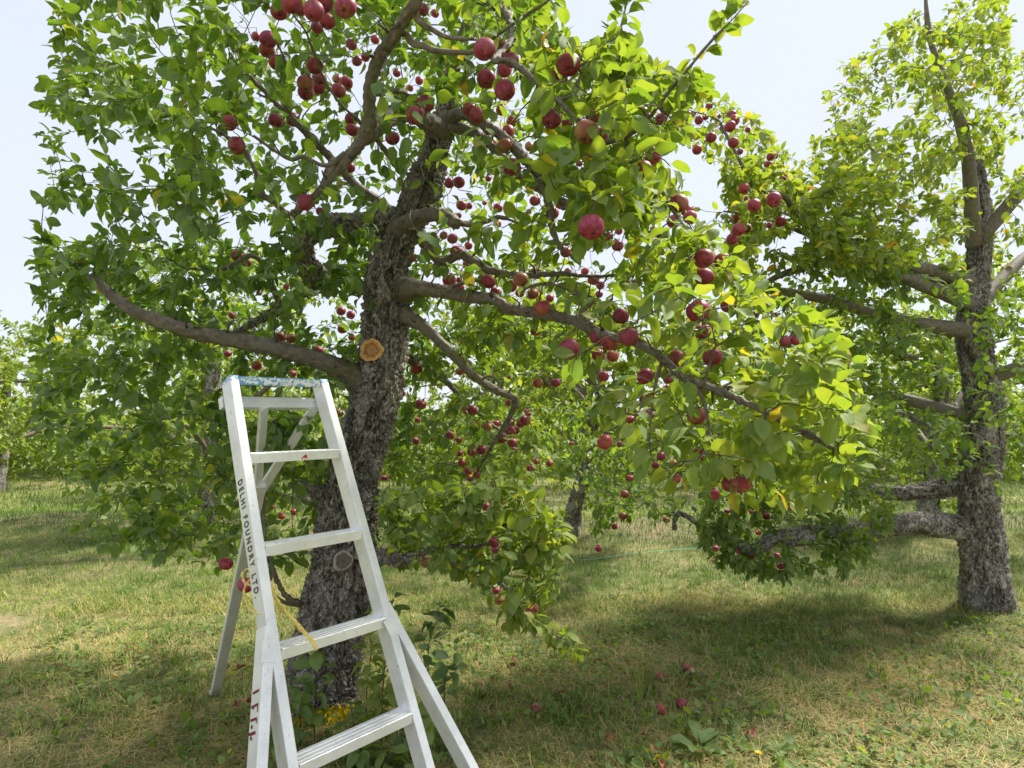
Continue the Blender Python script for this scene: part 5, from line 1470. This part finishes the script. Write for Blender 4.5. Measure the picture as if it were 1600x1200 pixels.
pole = bar(apex - pdir * .03 - pu * .024 - pv * .019, foot - pu * .024 - pv * .019, pu, pv, M_ALU, "rear_pole", ladder, .048, .038, .004, 20)
bar(foot - pu * .03 - pv * .025, foot - pdir * .05 - pu * .03 - pv * .025, pu, pv, M_ALU, "foot", pole, .060, .050, .004, 1)
for e_ in (hb0 * .62 + hb1 * .38, hb1 - a_ * .035):
    d_ = apex + pdir * .05 - e_; d_ /= np.linalg.norm(d_); b_u = np.cross(d_, bk_); b_u /= np.linalg.norm(b_u); b_v = np.cross(d_, b_u)
    bar(e_ + d_ * .005 - b_u * .018 - b_v * .008, apex + pdir * .05 - b_u * .018 - b_v * .008, b_u, b_v, M_ALU, "rear_brace", ladder, .036, .014, .002, 6)
# lettering stencilled down the outer face of the near rail and leg
M_INK = simple("black_ink", (0.075, 0.07, 0.07), .7, 0, .8, 160); M_RED = simple("red_ink", (0.20, 0.018, 0.03), .7, 0, .4, 150)
def find_s(py):
    ss = np.linspace(-CAP, s_end, 3000); q = proj(np.array([lp(s, -1, RW, .02) for s in ss])); return ss[np.argmin(abs(q[:, 1] - py))]
s0, s1 = find_s(747), find_s(931)
railax = (lp(s1, -1) - lp(s0, -1)); railax /= np.linalg.norm(railax)
fc = bpy.data.curves.new("lettering", 'FONT'); fc.body = "DELHI FOUNDRY LTD."; fc.size = .042; fc.offset = .0009; fc.space_character = 1.5; fc.space_word = 1.25; fc.extrude = .0003
fc.materials.append(M_INK)
ft_ = bpy.data.objects.new("lettering", fc); col.objects.link(ft_)
bpy.context.view_layer.update()
wtx = ft_.dimensions.x; sx_ = np.linalg.norm(lp(s1, -1) - lp(s0, -1)) / wtx
xa, ya = railax, fn - railax * np.dot(fn, railax); ya /= np.linalg.norm(ya); za = np.cross(xa, ya)
if np.dot(za, -a_) < 0: print("lettering faces inward")
o_ = lp(s0, -1, RW + .0010, RD - .018)
m_ = Matrix.Identity(4)
for r in range(3):
    m_[r][0], m_[r][1], m_[r][2], m_[r][3] = xa[r] * sx_, ya[r], za[r], o_[r]
tme = bpy.data.meshes.new_from_object(ft_)
bpy.data.objects.remove(ft_); tme.name = "lettering"
ft_ = bpy.data.objects.new("lettering", tme); col.objects.link(ft_)
ft_.parent = ladder; ft_.matrix_basis = ladder.matrix_basis.inverted() @ m_
# the red stencil is mostly worn away: what is left of four letters
A_, B_ = on_plane(423, 978, -.0015), on_plane(410, 1200, -.0015); dr = (B_ - A_) / np.linalg.norm(B_ - A_); ac = -np.cross(fn, dr); ac /= np.linalg.norm(ac)
ac = ac if np.dot(ac, -a_) > 0 else -ac
def leg_face(py, back):
    tt = np.linspace(0, 1.2, 600)[:, None]; q = proj(A_ + (B_ - A_) * tt + ac * RW * .5); c = A_ + (B_ - A_) * tt[np.argmin(abs(q[:, 1] - py))]
    return c + ac * (RW * .5 + .0012) - fn * back
def stroke(mb, pts, w):
    P_ = [np.array(p__) for p__ in pts]
    for a, b_ in zip(P_[:-1], P_[1:]):
        d_ = b_ - a; n_ = np.cross(d_, ac); n_ /= np.linalg.norm(n_); h_ = ac * .0004
        mb.add([a + n_ * w / 2 + h_, a - n_ * w / 2 + h_, b_ - n_ * w / 2 + h_, b_ + n_ * w / 2 + h_], [[0, 1, 2, 3]])
for strokes in ([((1079, .052), (1077, .014), .0065)],
                [((1101, .056), (1099, .014), .0065), ((1099, .016), (1111, .015), .004), ((1101, .046), (1105, .042), .006)],
                [((1122, .056), (1121, .016), .007), ((1121, .018), (1129, .017), .004), ((1131, .048), (1135, .042), .009)],
                [((1144, .058), (1143, .020), .008), ((1149, .050), (1153, .040), .008)]):
    mb = MB()
    for p_, q_, w in strokes: stroke(mb, [leg_face(*p_), leg_face(*q_)], w)
    mb.build("letter_stroke", M_RED, ladder, False)

# ------------------------------------------------------------------ twine
def twine_mat(name, c): return simple(name, c, .75, 0, .25, 200)
M_YEL = twine_mat("yellow_twine", (0.80, 0.62, 0.17)); M_TEAL = twine_mat("teal_twine", (0.16, 0.50, 0.40))
tw = empty("twine", at(425, 925, 1.95), "frayed yellow twine knotted round the ladder rail and laid over a step", "twine")
def rope(pts, r_, m, parent, name, strands=2, twist=60, step=.006):
    C = np.array([at(*p_) for p_ in pts]); L = np.linalg.norm(np.diff(C, axis=0), axis=1).sum()
    C = spline(C, max(12, int(L / step))); T, A, B = frames(C); s_ = np.linspace(0, L, len(C)); mb = MB()
    for k in range(strands):
        ph = s_ * twist * 2 + k * 2 * math.pi / strands
        tubes_mb(mb, C + (np.cos(ph)[:, None] * A + np.sin(ph)[:, None] * B) * r_ * (.6 if strands > 1 else 0), r_ * .75, 5)
    return mb.build(name, m, parent)
sL = find_s(928)
dL = proj(lp(sL, -1))[0, 2]
d3 = proj(lp(.61, -1))[0, 2]
rope([(424, 908, dL + .06), (425, 922, dL + .05), (436, 943, dL + .05), (452, 961, d3 + .07), (470, 981, d3 + .05), (481, 995, d3 + .015), (486, 1001, d3 - .004), (491, 1008, d3 - .012), (494, 1016, d3 - .012)], .0042, M_YEL, tw, "cord", 3, 55)
rope([(427, 928, dL + .05), (445, 952, dL + .05), (462, 975, d3 + .06), (476, 990, d3 + .03), (488, 998, d3 - .004), (492, 1011, d3 - .013)], .0032, M_YEL, tw, "cord", 2, 70)
rope([(434, 945, dL + .05), (437, 962, dL + .06), (435, 978, dL + .06), (433, 990, dL + .05)], .0016, M_YEL, tw, "loose_end", 2, 70)
rope([(379, 894, dL + .10), (380, 906, dL + .09), (384, 913, dL + .07), (381, 924, dL + .05), (384, 938, dL + .03), (390, 951, dL + .01), (399, 957, dL - .01), (408, 959, dL - .02)], .0030, M_YEL, tw, "loop", 2, 60)
rope([(384, 913, dL + .07), (390, 906, dL + .08), (393, 898, dL + .09), (388, 889, dL + .1), (381, 892, dL + .11), (376, 901, dL + .1)], .0022, M_YEL, tw, "loop", 2, 60)
rope([(386, 912, dL + .07), (392, 915, dL + .06), (398, 916, dL + .03), (405, 914, dL)], .0026, M_YEL, tw, "loop", 2, 60)
mb = MB()
for k in range(46):                                        # frayed fibres
    f = rng.random(); a = np.array([432 + 50 * f, 938 + 58 * f]); b_ = a + rng.normal(0, 5, 2) + np.array([1, 5]); dd = dL + .05 + (d3 + .02 - dL - .05) * f
    C = spline(np.array([at(a[0], a[1], dd), at((a[0] + b_[0]) / 2 + rng.normal(0, 2), (a[1] + b_[1]) / 2, dd - .008), at(b_[0], b_[1], dd)]), 5); tubes_mb(mb, C, .0006, 3, False)
tag(mb.build("fray", M_YEL, tw), kind="stuff")
def line(pts, label, r_=.0035):
    C = spline(np.array([at(*p_) for p_ in pts]), 60); mb = MB(); tubes_mb(mb, C, r_, 5); o = mb.build("twine", M_TEAL)
    tag(o, label, "twine", "teal twine strung through the orchard")
line([(868, 739, 7.85), (900, 744, 7.6), (960, 750, 7.0), (1010, 754, 6.5), (1080, 757, 6.1), (1160, 752, 5.8), (1250, 744, 5.5), (1330, 738, 5.3)], "teal twine tied round the slim far trunk and stretched level")
line([(868, 868, 6.9), (905, 874, 6.7), (925, 874, 6.6), (980, 866, 6.8), (1050, 859, 7.0), (1100, 856, 7.2), (1200, 850, 7.4)], "slack teal twine dipping low over the sunlit grass", .003)
line([(585, 783, 6.6), (605, 775, 6.4), (630, 764, 6.2), (660, 756, 6.0)], "short teal twine slanting behind the scaly trunk", .0035)
# ------------------------------------------------------------------ shoots round the trunk foot
M_SHOOT = simple("shoot_bark", (0.06, 0.035, 0.03), .6)
def shoot(px, base_py, tops, label, sizes, tint_, d=None, parent_name="sucker_shoot", bend=0.0):
    """tops: leaf places up the stem (px, py); the stem rises from the ground at px, base_py"""
    g0 = ground_at(px, base_py); dd = proj(g0)[0, 2] if d is None else d
    if d is not None:
        q = at(px, base_py, d); g0 = np.array([q[0], q[1], float(gh(q[0], q[1]))])
    e = empty(parent_name, g0, label, "sapling" if parent_name == "sucker_shoot" else "weed", "shoots and weeds under the trees")
    stem = np.vstack([g0 - np.array([0, 0, .02]), [at(a, b_, dd + .01 * math.sin(k)) for k, (a, b_) in enumerate(tops)]])
    C = spline(stem, 24); mb = MB(); tubes_mb(mb, C, np.linspace(.0034, .0013, 24), 6); mb.build("stem", M_SHOOT, e)
    k = 0
    for (a, b_), n_l in zip(tops, sizes):
        q = at(a, b_, dd)
        for j in range(n_l + 1):
            az = k * 2.4 + rng.normal(0, .3); D_ = np.array([[math.cos(az), math.sin(az), rng.uniform(-.45, .35)]])
            x1, y1, z1 = leaf_frames(D_, .35); s_ = rng.uniform(.085, .125)
            o = bpy.data.objects.new("leaf", HI_ME[int(rng.integers(len(HI_ME)))]); o.parent = e
            o.matrix_basis = e.matrix_basis.inverted() @ basis_matrix(q, x1[0], y1[0], z1[0], s_)
            o["tint"] = float(np.clip(tint_ + rng.normal(0, .06), 0, 1)); col.objects.link(o); k += 1
shoot(492, 1150, [(491, 1110), (493, 1085), (496, 1060), (492, 1040), (490, 1015)], "green sapling shoot in front of the trunk between ladder steps", [3, 3, 2, 2, 5], .34, 2.78)
shoot(470, 1165, [(469, 1130), (469, 1105), (468, 1082), (465, 1070)], "darker sapling shoot at the trunk foot by the ladder rail", [3, 3, 3, 4], .22, 2.76)
shoot(572, 1150, [(572, 1110), (574, 1060), (578, 1035), (580, 1010), (575, 985)], "yellowing sapling shoot at the outer side of the trunk foot", [4, 5, 5, 4, 4], .60, 2.85)
shoot(590, 1160, [(588, 1135), (592, 1112), (600, 1095), (604, 1080)], "large yellow leaved shoot against the trunk foot's outer edge", [4, 5, 4, 4], .70, 2.88)
shoot(596, 1140, [(598, 1090), (600, 1050), (604, 1020), (608, 950), (612, 938)], "tall sapling shoot with dark leaves passing behind the ladder rail", [3, 3, 2, 3, 2], .26, 2.95)
shoot(668, 1060, [(669, 1020), (672, 1000), (680, 975), (690, 965), (684, 950)], "dark leaved sapling shoot rising alone beyond the flared ladder leg", [2, 2, 3, 2, 3], .06, 3.1)
shoot(690, 1105, [(695, 1085), (694, 1070), (699, 1048), (705, 1040)], "low bluish green shoot beside the flared ladder leg", [2, 3, 3, 3], .20, 3.0)
shoot(455, 1200, [(437, 1165), (432, 1140), (430, 1120)], "small shoot seen through the gap between rail and flared leg", [3, 3, 3], .24, 2.6)
shoot(545, 1180, [(548, 1150), (552, 1125), (548, 1105)], "short shoot over the yellow painted bark", [2, 1, 1], .30, 2.75)
shoot(640, 1190, [(648, 1165), (655, 1140), (660, 1115), (650, 1100)], "bushy shoot between the two lower ladder legs", [4, 4, 4, 3], .36, 2.72)
shoot(560, 1215, [(562, 1185), (560, 1172)], "young plant under the lowest visible step", [4, 5], .38, 2.62)
shoot(608, 1215, [(606, 1190), (603, 1172)], "light green young plant beside the ladder's lower rail", [4, 4], .44, 2.62)
# broad leaved dock, tall grass stalk, flowers, windfalls
def rosette(px, py, n_l, size, label, tint_, name, up=.45):
    g0 = ground_at(px, py); e = empty(name, g0, label, "weed", "shoots and weeds under the trees")
    for j in range(n_l):
        az = j * 2.4 + rng.normal(0, .3); D_ = np.array([[math.cos(az), math.sin(az), rng.uniform(.15, 1.2) * up]]); x1, y1, z1 = leaf_frames(D_, .2)
        o = bpy.data.objects.new("leaf", HI_ME[int(rng.choice([0, 1, 2, 4]))]); o.parent = e
        o.matrix_basis = e.matrix_basis.inverted() @ basis_matrix(g0 + np.array([0, 0, .01]), x1[0] * .8, y1[0], z1[0], size * rng.uniform(.7, 1.1))
        o["tint"] = float(np.clip(tint_ + rng.normal(0, .05), 0, 1)); col.objects.link(o)
rosette(1092, 1172, 9, .17, "broad leaved dock spreading over dry straw", .20, "dock_plant", .5)
rosette(1150, 1165, 6, .09, "pale leafed weed beside the broad dock", .42, "weed_plant")
rosette(1215, 1178, 8, .08, "soft green weed near the yellow flower", .30, "weed_plant")
rosette(940, 1112, 6, .085, "round leaved weed in shaded turf by the fallen pink apple", .28, "weed_plant")
rosette(895, 1128, 6, .09, "broad leaved weed beside a bare straw patch", .26, "weed_plant")
rosette(1000, 1190, 6, .10, "blue green weed near orange curled leaves", .16, "weed_plant")
rosette(1105, 1085, 5, .09, "upright pale weed in the brown thatch", .34, "weed_plant", 1.0)
rosette(790, 1130, 7, .08, "grassy weed near the flared leg's straw patch", .40, "weed_plant", .9)
rosette(850, 1112, 5, .08, "yellow green weed near the pink fallen apple", .46, "weed_plant", .8)
def stalk(px, py, tip, label):
    g0 = ground_at(px, py); dd = proj(g0)[0, 2]; e = empty("grass_stalk", g0, label, "grass stalk", "shoots and weeds under the trees")
    for k in range(5):
        b_ = at(tip[0] + rng.normal(0, 6) * (k > 0), tip[1] + (0 if k == 0 else rng.uniform(25, 60)), dd); m_ = (g0 + b_) / 2 + rng.normal(0, .01, 3)
        C = spline(np.array([g0, m_, b_]), 8); T, A, B = frames(C); w = np.linspace(.006 if k else .002, .001, 8)[:, None]
        V = np.stack([C - A * w, C + A * w], 1).reshape(-1, 3); f = np.array([(2 * i, 2 * i + 1, 2 * i + 3, 2 * i + 2) for i in range(7)])
        obj("blade", mesh_np("blade", V, f, attrs={"tint": np.full(16, .5)}), M_GRASS, e)
stalk(1000, 1108, (1001, 1012), "tall pale grass stalk standing out of shaded turf")
stalk(1070, 1150, (1080, 1085), "thin bent grass stalk near the dock")
M_PETAL = simple("petal", (0.80, 0.52, 0.01), .6)
def flower(px, py, h, r_, label):
    g0 = ground_at(px, py); top = g0 + np.array([.004, 0, h]); e = empty("yellow_flower", g0, label, "flower")
    mb = MB(); tubes_mb(mb, np.array([g0, (g0 + top) / 2 + [.004, 0, 0], top]), [.0015, .0013, .0012], 5); mb.build("stem", M_SHOOT, e)
    mb = MB()
    for k in range(26):
        t = k * 2.4; ln = r_ * (.5 + .5 * (k / 26)); u_ = np.array([math.cos(t), math.sin(t), .55 - .5 * k / 26]); u_ /= np.linalg.norm(u_); s_ = np.cross(u_, [0, 0, 1.0]); s_ /= np.linalg.norm(s_)
        mb.add([top, top + u_ * ln * .6 + s_ * r_ * .13, top + u_ * ln, top + u_ * ln * .6 - s_ * r_ * .13], [[0, 1, 2, 3]])
    mb.build("petal_head", M_PETAL, e)
flower(1184, 1195, .05, .020, "yellow dandelion flower in the straw near the picture's corner")
flower(703, 1082, .05, .012, "small yellow flower among leaves by the flared ladder leg")
WIND = [(803, 1041, 8, "dark red windfall apple in shaded turf below the hanging tail"), (1072, 1050, 9, "deep red windfall apple beside a tan curled leaf"), (1065, 1106, 10, "bright pink windfall apple beyond the dock plant"),
        (1032, 1115, 9, "dark windfall apple just short of the bright pink one"), (837, 1114, 10, "pink windfall apple in weeds between straw patches"), (1032, 1064, 7, "shrivelled dark windfall apple in brown thatch"),
        (377, 1044, 10, "half eaten pinkish windfall apple past the ladder's flared leg"), (1115, 880, 7, "pale pink windfall apple in the sunlit grass"), (876, 1087, 7, "small red windfall apple half hidden in weeds")]
for px, py, dm, lb in WIND:
    g0 = ground_at(px, py); dd = proj(g0)[0, 2]; real = .055; s_ = real / .0707
    o = bpy.data.objects.new("fallen_apple", APPLE_ME[int(rng.integers(4))]); o.rotation_mode = 'QUATERNION'
    o.rotation_quaternion = Quaternion((math.cos(dm), math.sin(px), 0.1), rng.uniform(.6, 1.6)); o.scale = (s_,) * 3; o.location = tuple(g0 + np.array([0, 0, real * .36])); col.objects.link(o)
    o["blush"] = .3; tag(o, lb, "apple", "windfall apples on the ground")
M_DRY = simple("dry_leaf", (0.34, 0.15, 0.06), .75, 0, .45, 60); M_DRYP = simple("dry_leaf_pale", (0.48, 0.33, 0.20), .8, 0, .3, 60); M_YLEAF = simple("yellow_leaf", (0.72, 0.48, 0.02), .6, 0, .2, 60); M_PLEAF = simple("rose_leaf", (0.36, 0.11, 0.09), .7, 0, .3, 60)
DRY_ME = {}
for nm, m_ in (("a", M_DRY), ("b", M_DRYP), ("c", M_YLEAF), ("d", M_PLEAF)):
    V_, F_, UV_ = leaf_template(8, 2, .7, .9, 1.1, .7, 2.2); me = mesh_np("fallen_leaf", V_, F_, uv=UV_); me.materials.append(m_); DRY_ME[nm] = me
for px, py, kd, s_, lb in ((1037, 1178, "a", .10, "big curled orange brown leaf on dry straw"), (1030, 1196, "a", .09, "orange brown leaf at the lower picture edge"), (965, 1165, "a", .07, "rusty curled leaf on straw between weeds"), (708, 1192, "a", .13, "crumpled rust coloured leaf between flared leg and straw"),
                          (1182, 1162, "d", .08, "dull rose brown leaf beside the broad dock"), (1095, 1062, "b", .09, "tan curled leaf near the deep red windfall"), (1112, 1063, "a", .06, "small orange leaf beside the tan curled one"), (1245, 1026, "a", .08, "russet leaf at the picture's cut in the shaded turf"),
                          (370, 1190, "c", .06, "bright yellow fallen leaf beside the ladder's flared leg"), (606, 1113, "c", .06, "ochre yellow leaf beside the painted trunk foot"), (372, 1108, "d", .09, "pinkish red leaf on grass past the ladder leg"), (356, 1112, "d", .07, "dark red leaf at the picture's cut past the ladder"),
                          (744, 1048, "a", .06, "orange scrap of leaf in shaded turf"), (1160, 857 + 60, "b", .10, "pale leaf lying on the sunlit mown strip"), (1012, 1197, "c", .07, "yellow leaf beside the blue green weed"), (640, 1165, "b", .10, "crinkled tan leaf cluster between ladder legs"), (784, 1086, "d", .08, "long faded rose leaf in dark turf"), (1165, 1096, "b", .06, "small pale leaf in brown thatch"),
                          (995, 1160, "a", .06, "rust red leaf scrap among straw"), (880, 1186, "b", .06, "pale curled leaf on the straw")):
    g0 = ground_at(px, py); az = rng.uniform(0, 6.28); D_ = np.array([[math.cos(az), math.sin(az), .1]]); x1, y1, z1 = leaf_frames(D_, .3)
    o = bpy.data.objects.new("fallen_leaf", DRY_ME[kd]); o.matrix_basis = basis_matrix(g0 + np.array([0, 0, .025]), x1[0], y1[0], z1[0], s_); col.objects.link(o)
    tag(o, lb, "leaf", "fallen leaves on the ground")
# low broad-leaved cover and straw litter
n = 11000
y = 2.2 + 2.5 * rng.random(n); x = rng.uniform(-3.2, 4.0, n)
k_ = vnoise(x, y, 2.6, 9.0) + rng.normal(0, .12, n) > .47
x, y = x[k_], y[k_]; n = len(x)
P = np.stack([x, y, gh(x, y) + rng.uniform(.0, .05, n)], 1); D = np.stack([rng.normal(0, 1, n), rng.normal(0, 1, n), rng.uniform(.0, .9, n)], 1); x__, y__, z__ = leaf_frames(D, .35)
tag(obj("ground_cover", leaf_mesh("ground_cover", P, x__, y__, z__, rng.uniform(.018, .068, n), rng.integers(0, 5, n), np.clip(rng.normal(.30, .12, n), .03, .8), LT_LO), M_LEAFS), kind="stuff")
n = 700
y = 2.2 + 4 * rng.random(n); x = rng.uniform(-3.2, 4.2, n); P = np.stack([x, y, gh(x, y) + rng.uniform(.008, .03, n)], 1)
D = np.stack([rng.normal(0, 1, n), rng.normal(0, 1, n), rng.uniform(-.1, .3, n)], 1); x__, y__, z__ = leaf_frames(D, .5)
tag(obj("leaf_litter", leaf_mesh("leaf_litter", P, x__, y__, z__, rng.uniform(.018, .05, n), rng.integers(0, 7, n), rng.uniform(.86, 1.0, n), LT_LO), M_LEAFS), kind="stuff")
for o in scene.objects:
    if o.get("label") and len(str(o["label"]).replace("-", "").split()) > 16: print("LONG", o["label"])
